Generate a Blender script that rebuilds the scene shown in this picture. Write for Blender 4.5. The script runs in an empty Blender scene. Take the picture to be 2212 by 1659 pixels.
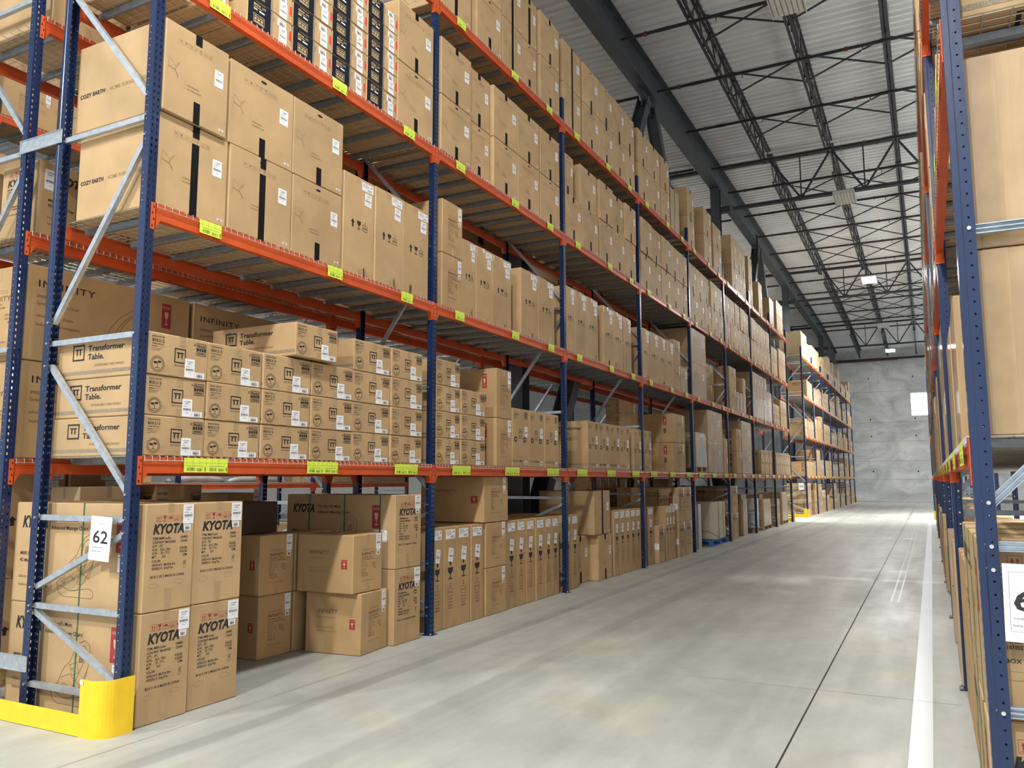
import bpy, math, random
from mathutils import Vector, Matrix

random.seed(62)
SC = bpy.context.scene
COL = SC.collection
PI = math.pi

# ------------------------------------------------------------------ camera
cam_data = bpy.data.cameras.new('camera')
cam = bpy.data.objects.new('camera', cam_data)
COL.objects.link(cam)
SC.camera = cam
F_PX, IMG_W = 1742.0, 2212.0
cam_data.sensor_fit = 'HORIZONTAL'
cam_data.sensor_width = 36.0
cam_data.lens = 36.0 * F_PX / IMG_W
cam_data.clip_start = 0.05
cam_data.clip_end = 300
yaw, pitch, roll = math.radians(27.172), math.radians(6.815), math.radians(-0.115)
fwd = Vector((-math.sin(yaw) * math.cos(pitch), math.cos(yaw) * math.cos(pitch), math.sin(pitch)))
rgt = Vector((math.cos(yaw), math.sin(yaw), 0))
upv = rgt.cross(fwd)
r2 = rgt * math.cos(roll) + upv * math.sin(roll)
u2 = upv * math.cos(roll) - rgt * math.sin(roll)
M = Matrix((( r2.x, u2.x, -fwd.x, 4.829), (r2.y, u2.y, -fwd.y, -3.769), (r2.z, u2.z, -fwd.z, 1.642), (0, 0, 0, 1)))
cam.matrix_world = M

# ------------------------------------------------------------------ world, exposure, light
world = bpy.data.worlds.new('world')
SC.world = world
world.use_nodes = True
wb = world.node_tree.nodes['Background']
wb.inputs[0].default_value = (0.86, 0.92, 1.0, 1)
wb.inputs[1].default_value = 1.05
SC.view_settings.view_transform = 'Standard'
SC.view_settings.look = 'None'
SC.view_settings.gamma = 1.0
SC.view_settings.use_curve_mapping = False
SC.view_settings.exposure = 0.3

LAMP_Z = 10.75
AISLE_X = [2.9, -4.6, 10.4]
LAMP_ON = [(2.9, -1.2, 640), (2.9, 36.0, 1750), (2.9, 59.0, 140), (-4.6, 5.0, 200), (-4.6, 31.0, 800), (10.4, -1.2, 200), (-4.6, -9.0, 1100), (2.9, -13.0, 1800), (10.4, 11.4, 1350), (10.4, 23.8, 1500), (10.4, 36.0, 1300)]  # last three entries are unseen lamps, added to bounce light onto the ceiling
LAMP_OFF = [(2.9, 11.4), (2.9, 23.8), (2.9, 48.6)]

# ------------------------------------------------------------------ materials
MATS = {}
def mat(name, color, rough=0.6, metal=0.0, emis=None, emis_s=0.0, coat=0.0, spec=None):
    m = bpy.data.materials.new(name); m.use_nodes = True
    b = m.node_tree.nodes['Principled BSDF']
    b.inputs['Base Color'].default_value = (*color, 1)
    b.inputs['Roughness'].default_value = rough
    b.inputs['Metallic'].default_value = metal
    if spec is not None: b.inputs['Specular IOR Level'].default_value = spec
    if coat: b.inputs['Coat Weight'].default_value = coat; b.inputs['Coat Roughness'].default_value = 0.12
    if emis: b.inputs['Emission Color'].default_value = (*emis, 1); b.inputs['Emission Strength'].default_value = emis_s
    MATS[name] = m
    return m

def nd(nt, typ, **kw):
    n = nt.nodes.new(typ)
    for k, v in kw.items(): setattr(n, k, v)
    return n

def add_noise(m, scale=(4, 4, 4), detail=4, amount=0.15, bump=0.0, obj_rand=0.0, coords='Object', hi=None, bscale=None):
    """vary the base colour with procedural noise (wear) and per-object tone"""
    nt = m.node_tree; b = nt.nodes['Principled BSDF']
    base = tuple(b.inputs['Base Color'].default_value)
    tc = nd(nt, 'ShaderNodeTexCoord'); mp = nd(nt, 'ShaderNodeMapping'); mp.inputs['Scale'].default_value = scale
    nt.links.new(tc.outputs[coords], mp.inputs[0])
    ns = nd(nt, 'ShaderNodeTexNoise'); ns.inputs['Detail'].default_value = detail; ns.inputs['Scale'].default_value = 1
    nt.links.new(mp.outputs[0], ns.inputs['Vector'])
    if coords == 'Object' and obj_rand:
        oi = nd(nt, 'ShaderNodeObjectInfo'); ad = nd(nt, 'ShaderNodeVectorMath', operation='MULTIPLY')
        ad.inputs[1].default_value = (17, 31, 47)
        av = nd(nt, 'ShaderNodeVectorMath', operation='ADD')
        cb = nd(nt, 'ShaderNodeCombineXYZ')
        for i in range(3): nt.links.new(oi.outputs['Random'], cb.inputs[i])
        nt.links.new(cb.outputs[0], ad.inputs[0]); nt.links.new(mp.outputs[0], av.inputs[0]); nt.links.new(ad.outputs[0], av.inputs[1])
        nt.links.new(av.outputs[0], ns.inputs['Vector'])
    mx = nd(nt, 'ShaderNodeMix', data_type='RGBA')
    mx.inputs['A'].default_value = tuple(c * (1 - amount) for c in base[:3]) + (1,)
    mx.inputs['B'].default_value = tuple(min(1, c * (1 + amount)) for c in base[:3]) + (1,)
    rp = nd(nt, 'ShaderNodeMapRange'); rp.inputs['From Min'].default_value = 0.3; rp.inputs['From Max'].default_value = 0.7
    nt.links.new(ns.outputs['Fac'], rp.inputs['Value']); nt.links.new(rp.outputs[0], mx.inputs['Factor'])
    out = mx.outputs['Result']
    if obj_rand:
        hs = nd(nt, 'ShaderNodeHueSaturation')
        mr = nd(nt, 'ShaderNodeMapRange'); mr.inputs['To Min'].default_value = 1 - obj_rand; mr.inputs['To Max'].default_value = 1 + obj_rand
        nt.links.new(oi.outputs['Random'], mr.inputs['Value']); nt.links.new(mr.outputs[0], hs.inputs['Value'])
        nt.links.new(out, hs.inputs['Color']); out = hs.outputs['Color']
    nt.links.new(out, b.inputs['Base Color'])
    if bump:
        n2 = nd(nt, 'ShaderNodeTexNoise'); n2.inputs['Scale'].default_value = 1; n2.inputs['Detail'].default_value = 3
        mp2 = nd(nt, 'ShaderNodeMapping'); mp2.inputs['Scale'].default_value = bscale or tuple(s * 3 for s in scale)
        nt.links.new(tc.outputs[coords], mp2.inputs[0]); nt.links.new(mp2.outputs[0], n2.inputs['Vector'])
        bp = nd(nt, 'ShaderNodeBump'); bp.inputs['Strength'].default_value = bump; bp.inputs['Distance'].default_value = 0.01
        nt.links.new(n2.outputs['Fac'], bp.inputs['Height']); nt.links.new(bp.outputs[0], b.inputs['Normal'])
    return m

KRAFT = add_noise(mat('kraft cardboard', (0.475, 0.318, 0.162), 0.62, spec=0.35), (3, 3, 3), 5, 0.10, 0.12, 0.07, bscale=(7, 7, 2))
KRAFT2 = add_noise(mat('warm cardboard', (0.44, 0.285, 0.135), 0.62, spec=0.35), (3, 3, 3), 5, 0.10, 0.12, 0.07, bscale=(7, 7, 2))
KRAFT_PALE = add_noise(mat('pale cardboard', (0.56, 0.42, 0.25), 0.6, spec=0.35), (3, 3, 3), 5, 0.08, 0.12, 0.05, bscale=(7, 7, 2))
WRAP = add_noise(mat('cardboard in stretch film', (0.42, 0.28, 0.145), 0.5, coat=0.35), (3, 3, 3), 5, 0.12, 0.55, 0.08, bscale=(14, 14, 1.2))
TAPE = add_noise(mat('brown parcel tape', (0.425, 0.285, 0.145), 0.3, coat=0.15), (8, 8, 8), 3, 0.1)
BTAPE = mat('black tape', (0.008, 0.008, 0.009), 0.7, spec=0.12)
HOLE = mat('dark opening', (0.006, 0.005, 0.004), 0.9)
INK = mat('black print', (0.018, 0.016, 0.018), 0.7)
INKB = mat('brown print', (0.16, 0.10, 0.05), 0.75)
INKF = mat('faint brown print', (0.27, 0.175, 0.085), 0.75)
RED = mat('red print', (0.33, 0.03, 0.035), 0.65)
REDM = mat('red marker', (0.75, 0.05, 0.03), 0.6)
GREYS = add_noise(mat('grey hatch print', (0.27, 0.21, 0.14), 0.7), (200, 200, 200), 1, 0.4)
BLACKC = mat('black printed carton', (0.010, 0.013, 0.021), 0.65, spec=0.15)
GOLD = mat('gold print', (0.62, 0.46, 0.24), 0.6)
WHITE = mat('white label', (0.80, 0.81, 0.83), 0.5)
LBLK = mat('label print', (0.03, 0.03, 0.035), 0.6)
GREEN = mat('green strap', (0.03, 0.13, 0.05), 0.4)
BAND = mat('white strap', (0.62, 0.55, 0.42), 0.4)
BLUE = add_noise(mat('blue rack paint', (0.006, 0.020, 0.072), 0.26, coat=0.1), (6, 6, 2), 4, 0.18, 0.05, 0.0)
ORANGE = add_noise(mat('orange rack paint', (0.56, 0.086, 0.020), 0.42, coat=0.08, spec=0.3), (5, 5, 5), 4, 0.12, 0.04, 0.0)
GALV = add_noise(mat('galvanised steel', (0.50, 0.56, 0.62), 0.36, metal=0.75), (25, 25, 25), 3, 0.14, 0.06, 0.0)
WIRE = mat('zinc wire', (0.52, 0.52, 0.50), 0.35, metal=0.3)
CHANM = add_noise(mat('galvanised channel with painted shade', (0.23, 0.255, 0.28), 0.45, metal=0.6), (25, 25, 25), 3, 0.12)  # galvanised steel darkened in its colour to give the shade under the decks
BOLT = mat('bolt zinc', (0.7, 0.7, 0.68), 0.25, metal=0.9)
YELLOW = add_noise(mat('yellow guard paint', (0.86, 0.56, 0.012), 0.32, coat=0.2), (9, 9, 9), 5, 0.07, 0.04, 0.0)
LIME = mat('lime location label', (0.68, 0.86, 0.07), 0.5)
STEELD = add_noise(mat('near black joist paint', (0.032, 0.035, 0.042), 0.55), (2, 2, 2), 3, 0.2)
STEEL = add_noise(mat('dark grey steel', (0.066, 0.076, 0.088), 0.5, metal=0.1), (2, 2, 2), 3, 0.2)
PIPE = mat('black pipe', (0.016, 0.017, 0.022), 0.4)
COUPL = mat('rust red coupling', (0.16, 0.035, 0.022), 0.5)
DECK = add_noise(mat('roof deck steel', (0.80, 0.81, 0.83), 0.5, metal=0.0), (0.4, 2, 1), 3, 0.08)
PLYW = add_noise(mat('pale plywood', (0.62, 0.55, 0.40), 0.6), (2, 2, 4), 5, 0.08, 0.0, 0.05)
PANEL = mat('white panel', (0.62, 0.62, 0.58), 0.5)
WOOD = add_noise(mat('pallet wood', (0.42, 0.30, 0.18), 0.75), (12, 3, 12), 4, 0.2, 0.2, 0.08)
BLUEP = mat('blue pallet paint', (0.015, 0.12, 0.40), 0.6)
DARKFAB = mat('dark brown board', (0.05, 0.028, 0.016), 0.7)
BAG = add_noise(mat('white plastic bag', (0.66, 0.64, 0.62), 0.3, coat=0.4), (5, 5, 5), 3, 0.12, 0.5)
LENS_ON = mat('lit lamp lens', (1, 1, 1), 0.4, emis=(1.0, 0.97, 0.92), emis_s=60)
LENS_OFF = mat('unlit lamp lens', (0.62, 0.62, 0.58), 0.25)
HOUSING = mat('lamp housing', (0.55, 0.55, 0.53), 0.4)

def concrete_floor():
    m = mat('polished concrete', (0.4, 0.4, 0.4), 0.3, spec=0.28); nt = m.node_tree; b = nt.nodes['Principled BSDF']
    L = nt.links.new
    tc = nd(nt, 'ShaderNodeTexCoord')
    def noise(scale, detail, dist=0.0):
        mp = nd(nt, 'ShaderNodeMapping'); mp.inputs['Scale'].default_value = scale; L(tc.outputs['Object'], mp.inputs[0])
        n = nd(nt, 'ShaderNodeTexNoise'); n.inputs['Scale'].default_value = 1; n.inputs['Detail'].default_value = detail
        n.inputs['Distortion'].default_value = dist; n.inputs['Roughness'].default_value = 0.6
        L(mp.outputs[0], n.inputs['Vector']); return n.outputs['Fac']
    def mr(v, a, b_, c, d):
        r = nd(nt, 'ShaderNodeMapRange'); r.inputs['From Min'].default_value = a; r.inputs['From Max'].default_value = b_
        r.inputs['To Min'].default_value = c; r.inputs['To Max'].default_value = d; L(v, r.inputs['Value']); return r.outputs[0]
    def mul(a, c):
        x = nd(nt, 'ShaderNodeMath', operation='MULTIPLY'); L(a, x.inputs[0])
        if isinstance(c, (int, float)): x.inputs[1].default_value = c
        else: L(c, x.inputs[1])
        return x.outputs[0]
    big = mr(noise((0.5, 0.3, 1), 5, 0.6), 0.3, 0.7, 0.84, 1.14)
    fine = mr(noise((4, 2.2, 1), 9, 0.5), 0.3, 0.7, 0.90, 1.09)
    streak = mr(noise((3.2, 0.06, 1), 4, 0.1), 0.42, 0.74, 1.04, 0.86)
    swirl = mr(noise((0.9, 0.7, 1), 7, 0.8), 0.45, 0.75, 0.97, 1.08)
    v = mul(mul(mul(big, fine), streak), swirl)
    cm = nd(nt, 'ShaderNodeMix', data_type='RGBA', blend_type='MULTIPLY'); cm.inputs['Factor'].default_value = 1
    tint = nd(nt, 'ShaderNodeMix', data_type='RGBA'); tint.inputs['A'].default_value = (0.36, 0.368, 0.345, 1); tint.inputs['B'].default_value = (0.395, 0.388, 0.32, 1)
    L(mr(noise((0.8, 0.8, 1), 3), 0.5, 0.75, 0, 1), tint.inputs['Factor'])
    L(tint.outputs['Result'], cm.inputs['A'])
    cb = nd(nt, 'ShaderNodeCombineXYZ')
    for i in range(3): L(v, cb.inputs[i])
    L(cb.outputs[0], cm.inputs['B'])
    # two old tyre paths along the aisle
    sx = nd(nt, 'ShaderNodeSeparateXYZ'); L(tc.outputs['Object'], sx.inputs[0])
    wob = nd(nt, 'ShaderNodeMath', operation='ADD'); L(sx.outputs[0], wob.inputs[0]); L(mr(noise((0.2, 0.08, 1), 2), 0, 1, -0.15, 0.15), wob.inputs[1])
    def band(x0, w, dark):
        s = nd(nt, 'ShaderNodeMath', operation='SUBTRACT'); L(wob.outputs[0], s.inputs[0]); s.inputs[1].default_value = x0
        a = nd(nt, 'ShaderNodeMath', operation='ABSOLUTE'); L(s.outputs[0], a.inputs[0])
        r = nd(nt, 'ShaderNodeMapRange', interpolation_type='SMOOTHSTEP'); r.inputs['From Min'].default_value = w * 0.5; r.inputs['From Max'].default_value = w
        r.inputs['To Min'].default_value = dark; r.inputs['To Max'].default_value = 1; L(a.outputs[0], r.inputs['Value']); return r.outputs[0]
    bands = mul(mul(band(0.62, 0.10, 0.78), band(1.55, 0.13, 0.86)), band(3.3, 0.16, 0.93))
    cb2 = nd(nt, 'ShaderNodeCombineXYZ')
    for i in range(3): L(bands, cb2.inputs[i])
    cm2 = nd(nt, 'ShaderNodeMix', data_type='RGBA', blend_type='MULTIPLY'); cm2.inputs['Factor'].default_value = 1
    L(cm.outputs['Result'], cm2.inputs['A']); L(cb2.outputs[0], cm2.inputs['B'])
    L(cm2.outputs['Result'], b.inputs['Base Color'])
    L(mr(noise((2.2, 0.35, 1), 4, 0.2), 0.3, 0.7, 0.40, 0.55), b.inputs['Roughness'])
    bp = nd(nt, 'ShaderNodeBump'); bp.inputs['Strength'].default_value = 0.03; bp.inputs['Distance'].default_value = 0.01
    L(noise((1.5, 1.5, 1), 3), bp.inputs['Height']); L(bp.outputs[0], b.inputs['Normal'])
    return m
FLOOR = concrete_floor()
SHINY = add_noise(mat('polished line left by old tape', (0.35, 0.365, 0.38), 0.32, spec=0.35), (3, .4, 1), 3, 0.08)
JOINT = mat('joint filler', (0.02, 0.02, 0.02), 0.7)
CUT = mat('saw cut dust', (0.25, 0.245, 0.24), 0.8)

def concrete_wall():
    m = mat('precast concrete wall', (0.5, 0.5, 0.5), 0.85); nt = m.node_tree; b = nt.nodes['Principled BSDF']; L = nt.links.new
    tc = nd(nt, 'ShaderNodeTexCoord')
    mp = nd(nt, 'ShaderNodeMapping'); mp.inputs['Scale'].default_value = (0.35, 1, 0.5); L(tc.outputs['Object'], mp.inputs[0])
    n = nd(nt, 'ShaderNodeTexNoise'); n.inputs['Scale'].default_value = 1.4; n.inputs['Detail'].default_value = 9; n.inputs['Distortion'].default_value = 1.5; L(mp.outputs[0], n.inputs['Vector'])
    cr = nd(nt, 'ShaderNodeValToRGB'); L(n.outputs['Fac'], cr.inputs[0])
    e = cr.color_ramp.elements; e[0].position = 0.30; e[0].color = (0.46, 0.48, 0.48, 1); e[1].position = 0.68; e[1].color = (0.78, 0.78, 0.75, 1)
    e2 = cr.color_ramp.elements.new(0.5); e2.color = (0.62, 0.635, 0.63, 1)
    # thin dark cracks / sheet creases cast in the face
    vo = nd(nt, 'ShaderNodeTexVoronoi', feature='DISTANCE_TO_EDGE'); vo.inputs['Scale'].default_value = 0.55
    mp2 = nd(nt, 'ShaderNodeMapping'); mp2.inputs['Scale'].default_value = (0.5, 1, 1.3); L(tc.outputs['Object'], mp2.inputs[0])
    ad = nd(nt, 'ShaderNodeVectorMath', operation='ADD'); L(mp2.outputs[0], ad.inputs[0])
    n3 = nd(nt, 'ShaderNodeTexNoise'); n3.inputs['Scale'].default_value = 1.2; n3.inputs['Detail'].default_value = 4; L(tc.outputs['Object'], n3.inputs['Vector'])
    L(n3.outputs['Color'], ad.inputs[1]); L(ad.outputs[0], vo.inputs['Vector'])
    mr = nd(nt, 'ShaderNodeMapRange'); mr.inputs['From Min'].default_value = 0.0; mr.inputs['From Max'].default_value = 0.035; mr.inputs['To Min'].default_value = 0.86; mr.inputs['To Max'].default_value = 1
    L(vo.outputs['Distance'], mr.inputs['Value'])
    cb = nd(nt, 'ShaderNodeCombineXYZ')
    for i in range(3): L(mr.outputs[0], cb.inputs[i])
    mx = nd(nt, 'ShaderNodeMix', data_type='RGBA', blend_type='MULTIPLY'); mx.inputs['Factor'].default_value = 1
    L(cr.outputs[0], mx.inputs['A']); L(cb.outputs[0], mx.inputs['B']); L(mx.outputs['Result'], b.inputs['Base Color'])
    return m
WALLM = concrete_wall()

# ------------------------------------------------------------------ mesh builder
class MB:
    def __init__(s): s.v = []; s.f = []; s.m = []; s.ms = []
    def mi(s, m):
        if m not in s.ms: s.ms.append(m)
        return s.ms.index(m)
    def poly(s, pts, m):
        n = len(s.v); s.v += [tuple(p) for p in pts]; s.f.append(tuple(range(n, n + len(pts)))); s.m.append(s.mi(m))
    def raw(s, vs, fs, m):
        n = len(s.v); s.v += [tuple(p) for p in vs]; k = s.mi(m)
        for f in fs: s.f.append(tuple(i + n for i in f)); s.m.append(k)
    def box(s, x0, x1, y0, y1, z0, z1, m):
        vs = [(x0, y0, z0), (x1, y0, z0), (x1, y1, z0), (x0, y1, z0), (x0, y0, z1), (x1, y0, z1), (x1, y1, z1), (x0, y1, z1)]
        s.raw(vs, [(3, 2, 1, 0), (4, 5, 6, 7), (0, 1, 5, 4), (1, 2, 6, 5), (2, 3, 7, 6), (3, 0, 4, 7)], m)
    def cbox(s, x0, x1, y0, y1, z0, z1, c, m):
        X, Y, Z = (x0, x1), (y0, y1), (z0, z1); vs = []; idx = {}
        for i in (0, 1):
            for j in (0, 1):
                for k in (0, 1):
                    sx, sy, sz = (1, -1)[i], (1, -1)[j], (1, -1)[k]
                    for ax in range(3):
                        p = [X[i] + sx * c, Y[j] + sy * c, Z[k] + sz * c]
                        p[ax] = (X[i], Y[j], Z[k])[ax]
                        idx[(i, j, k, ax)] = len(vs); vs.append(tuple(p))
        fs = []
        for i in (0, 1):
            q = [idx[(i, j, k, 0)] for j, k in ((0, 0), (1, 0), (1, 1), (0, 1))]; fs.append(tuple(q if i else q[::-1]))
            q = [idx[(j, i, k, 1)] for j, k in ((0, 0), (1, 0), (1, 1), (0, 1))]; fs.append(tuple(q[::-1] if i else q))
            q = [idx[(j, k, i, 2)] for j, k in ((0, 0), (1, 0), (1, 1), (0, 1))]; fs.append(tuple(q if i else q[::-1]))
        for a in (0, 1):
            for b in (0, 1):
                fs.append((idx[(0, a, b, 1)], idx[(1, a, b, 1)], idx[(1, a, b, 2)], idx[(0, a, b, 2)]))
                fs.append((idx[(a, 0, b, 0)], idx[(a, 1, b, 0)], idx[(a, 1, b, 2)], idx[(a, 0, b, 2)]))
                fs.append((idx[(a, b, 0, 0)], idx[(a, b, 1, 0)], idx[(a, b, 1, 1)], idx[(a, b, 0, 1)]))
        for i in (0, 1):
            for j in (0, 1):
                for k in (0, 1): fs.append((idx[(i, j, k, 0)], idx[(i, j, k, 1)], idx[(i, j, k, 2)]))
        s.raw(vs, fs, m)
    def tube(s, p, q, r, n, m, cap=True):
        p, q = Vector(p), Vector(q); d = (q - p).normalized()
        a = d.orthogonal().normalized(); b = d.cross(a)
        vs = []
        for e in (p, q):
            for i in range(n):
                t = 2 * PI * (i + .5) / n; vs.append(e + r * (a * math.cos(t) + b * math.sin(t)))
        fs = [(i, (i + 1) % n, n + (i + 1) % n, n + i) for i in range(n)]
        if cap: fs += [tuple(range(n))[::-1], tuple(range(n, 2 * n))]
        s.raw(vs, fs, m)
    def bar(s, p, q, w, h, m, up=(0, 0, 1)):
        p, q = Vector(p), Vector(q); d = (q - p).normalized(); upv_ = Vector(up)
        a = d.cross(upv_)
        if a.length < 1e-4: a = d.orthogonal()
        a.normalize(); b = a.cross(d)
        vs = []
        for e in (p, q):
            for i, j in ((-1, -1), (1, -1), (1, 1), (-1, 1)): vs.append(e + a * i * w / 2 + b * j * h / 2)
        s.raw(vs, [(3, 2, 1, 0), (4, 5, 6, 7), (0, 1, 5, 4), (1, 2, 6, 5), (2, 3, 7, 6), (3, 0, 4, 7)], m)
    def mesh(s, name):
        me = bpy.data.meshes.new(name); me.from_pydata(s.v, [], s.f)
        for m in s.ms: me.materials.append(m)
        me.polygons.foreach_set('material_index', s.m); me.update()
        return me
    def build(s, name, parent=None, loc=None):
        return mk(name, s.mesh(name), parent, loc)

def mk(name, data, parent=None, loc=None, rz=0.0):
    o = bpy.data.objects.new(name, data); COL.objects.link(o)
    if parent: o.parent = parent
    if loc: o.location = loc
    if rz: o.rotation_euler = (0, 0, rz)
    return o
def tag(o, label, cat, group=None, kind=None):
    o['label'] = label; o['category'] = cat
    if group: o['group'] = group
    if kind: o['kind'] = kind
    return o
def struct(o, label=None):
    o['kind'] = 'structure'
    if label: o['label'] = label
    return o

# ------------------------------------------------------------------ lettering
TXT = {}
def text_mesh(s, bold=0.0, shear=0.0, space=1.0):
    k = (s, bold, shear, space)
    if k in TXT: return TXT[k]
    cu = bpy.data.curves.new('lettering', 'FONT'); cu.body = s; cu.size = 1; cu.shear = shear; cu.offset = bold; cu.space_character = space; cu.resolution_u = 2
    ob = bpy.data.objects.new('lettering', cu); COL.objects.link(ob)
    dg = bpy.context.evaluated_depsgraph_get(); ev = ob.evaluated_get(dg); me = ev.to_mesh()
    vs = [(v.co.x, v.co.y) for v in me.vertices]; fs = [tuple(p.vertices) for p in me.polygons]
    ev.to_mesh_clear(); bpy.data.objects.remove(ob); bpy.data.curves.remove(cu)
    w = max([v[0] for v in vs] or [0])
    TXT[k] = (vs, fs, w); return TXT[k]

class Face:
    """draws flat print on one face of a carton; u to the reader's right, v up"""
    def __init__(s, mb, side, W, D, H, eps=0.0012):
        s.mb = mb; s.e = eps
        s.w = W if side in 'FK' else D; s.h = H
        e = eps
        s.T = {'F': lambda u, v: (e, -W / 2 + u, v), 'S': lambda u, v: (-D + u, -W / 2 - e, v), 'K': lambda u, v: (-D - e, W / 2 - u, v),
               'N': lambda u, v: (-u, W / 2 + e, v), 'B': lambda u, v: (-D + u, W / 2 - v, -e), 'T': lambda u, v: (-D + u, -W / 2 + v, H + e)}[side]
        if side in 'BT': s.w, s.h = D, W
    def rect(s, u0, u1, v0, v1, m, lift=0):
        s.mb.poly([s.T(u0, v0), s.T(u1, v0), s.T(u1, v1), s.T(u0, v1)], m)
    def frame(s, u0, u1, v0, v1, t, m):
        s.rect(u0, u1, v0, v0 + t, m); s.rect(u0, u1, v1 - t, v1, m); s.rect(u0, u0 + t, v0 + t, v1 - t, m); s.rect(u1 - t, u1, v0 + t, v1 - t, m)
    def pl(s, pts, m): s.mb.poly([s.T(*p) for p in pts], m)
    def line(s, pts, t, m, closed=False):
        pts = list(pts) + ([pts[0]] if closed else [])
        for a, b in zip(pts, pts[1:]):
            dx, dy = b[0] - a[0], b[1] - a[1]; l = math.hypot(dx, dy) or 1; nx, ny = -dy / l * t / 2, dx / l * t / 2
            s.pl([(a[0] + nx, a[1] + ny), (b[0] + nx, b[1] + ny), (b[0] - nx, b[1] - ny), (a[0] - nx, a[1] - ny)], m)
    def ring(s, cu, cv, r, t, m, n=20):
        s.line([(cu + r * math.cos(2 * PI * i / n), cv + r * math.sin(2 * PI * i / n)) for i in range(n)], t, m, True)
    def disc(s, cu, cv, ru, rv, m, n=12):
        s.pl([(cu + ru * math.cos(2 * PI * i / n), cv + rv * math.sin(2 * PI * i / n)) for i in range(n)], m)
    def text(s, st, u, v, size, m, w=None, bold=0.0, shear=0.0, space=1.0, align='l', rot=0):
        vs, fs, tw = text_mesh(st, bold, shear, space)
        sx = size if w is None else w / tw
        off = {'l': 0, 'c': -tw * sx / 2, 'r': -tw * sx}[align]
        if rot: pts = [s.T(u - b * size, v + a * sx + off) for a, b in vs]
        else: pts = [s.T(u + off + a * sx, v + b * size) for a, b in vs]
        s.mb.raw(pts, fs, m)
    def glass(s, u, v, w, h, m):
        s.pl([(u - w * .5, v + h), (u + w * .5, v + h), (u + w * .38, v + h * .6), (u + w * .1, v + h * .45), (u - w * .1, v + h * .45), (u - w * .38, v + h * .6)], m)
        s.rect(u - w * .07, u + w * .07, v + h * .08, v + h * .46, m); s.rect(u - w * .35, u + w * .35, v, v + h * .09, m)
    def arrow(s, u, v, w, h, m):
        s.rect(u - w * .2, u + w * .2, v, v + h * .6, m); s.pl([(u - w * .5, v + h * .55), (u + w * .5, v + h * .55), (u, v + h)], m)
    def stack2(s, u, v, w, h, m, t=.004):
        s.frame(u - w * .5, u + w * .5, v, v + h * .3, t, m); s.frame(u - w * .5, u + w * .5, v + h * .36, v + h * .64, t, m)
        s.text('2', u, v + h * .72, h * .42, m, align='c')
    def barcode(s, u0, u1, v0, v1, m, n=12, seed=3):
        r = random.Random(seed); x = u0; d = (u1 - u0) / n
        for i in range(n):
            s.rect(x, x + d * r.choice((.35, .5, .7)), v0, v1, m); x += d
    def fragile(s, u, v, w, h):
        s.rect(u, u + w, v, v + h, RED)
        f = Face.__new__(Face); f.mb = s.mb; T0 = s.T
        f.T = lambda a, b: tuple(Vector(T0(a, b)) + s.nrm() * .0006)
        f.glass(u + w / 2, v + h * .14, w * .42, h * .52, KRAFT_PALE)
        f.pl([(u + w * .5, v + h * .66), (u + w * .56, v + h * .58), (u + w * .5, v + h * .54), (u + w * .54, v + h * .47), (u + w * .49, v + h * .53), (u + w * .53, v + h * .585)], RED)
        f.text('FRAGILE', u + w / 2, v + h * .80, h * .12, KRAFT_PALE, w=w * .8, align='c')
    def nrm(s):
        a, b, c = Vector(s.T(0, 0)), Vector(s.T(1, 0)), Vector(s.T(0, 1))
        n = (b - a).cross(c - a).normalized(); return n

def chair_sketch(f, u, v, s, m, t=.004):
    L = lambda pts, cl=False: f.line([(u + a * s, v + b * s) for a, b in pts], t, m, cl)
    L([(0.05, .18), (.10, .08), (.22, .02), (.95, .02), (1.0, .06), (.98, .14), (.88, .18), (.40, .12), (.12, .20)], True)
    L([(.42, .12), (.55, .13), (.75, .28), (.95, .60), (1.02, .85), (.98, 1.02), (.86, 1.08), (.72, 1.02), (.60, .88), (.52, .72), (.36, .60), (.26, .44), (.22, .34), (.10, .30), (.03, .24), (.05, .18)])
    L([(.62, .86), (.74, .96), (.86, 1.0), (.93, .94), (.90, .80), (.78, .60), (.66, .40), (.55, .25)])
    L([(.50, .66), (.70, .72), (.74, .56), (.58, .50)], True); L([(.55, .60), (.66, .64), (.64, .56)], True)
    L([(.62, .80), (.70, .90), (.66, .78)], True); L([(.74, .86), (.86, .88), (.84, .74), (.74, .72)], True)
    for i in range(5): L([(.74 + .02 * i, .72), (.78 + .02 * i, .86)])
    L([(.30, .44), (.52, .52), (.66, .42), (.86, .34), (.95, .58)]); L([(.26, .30), (.40, .36), (.50, .30)]); L([(.14, .28), (.24, .22), (.22, .32)])

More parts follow.
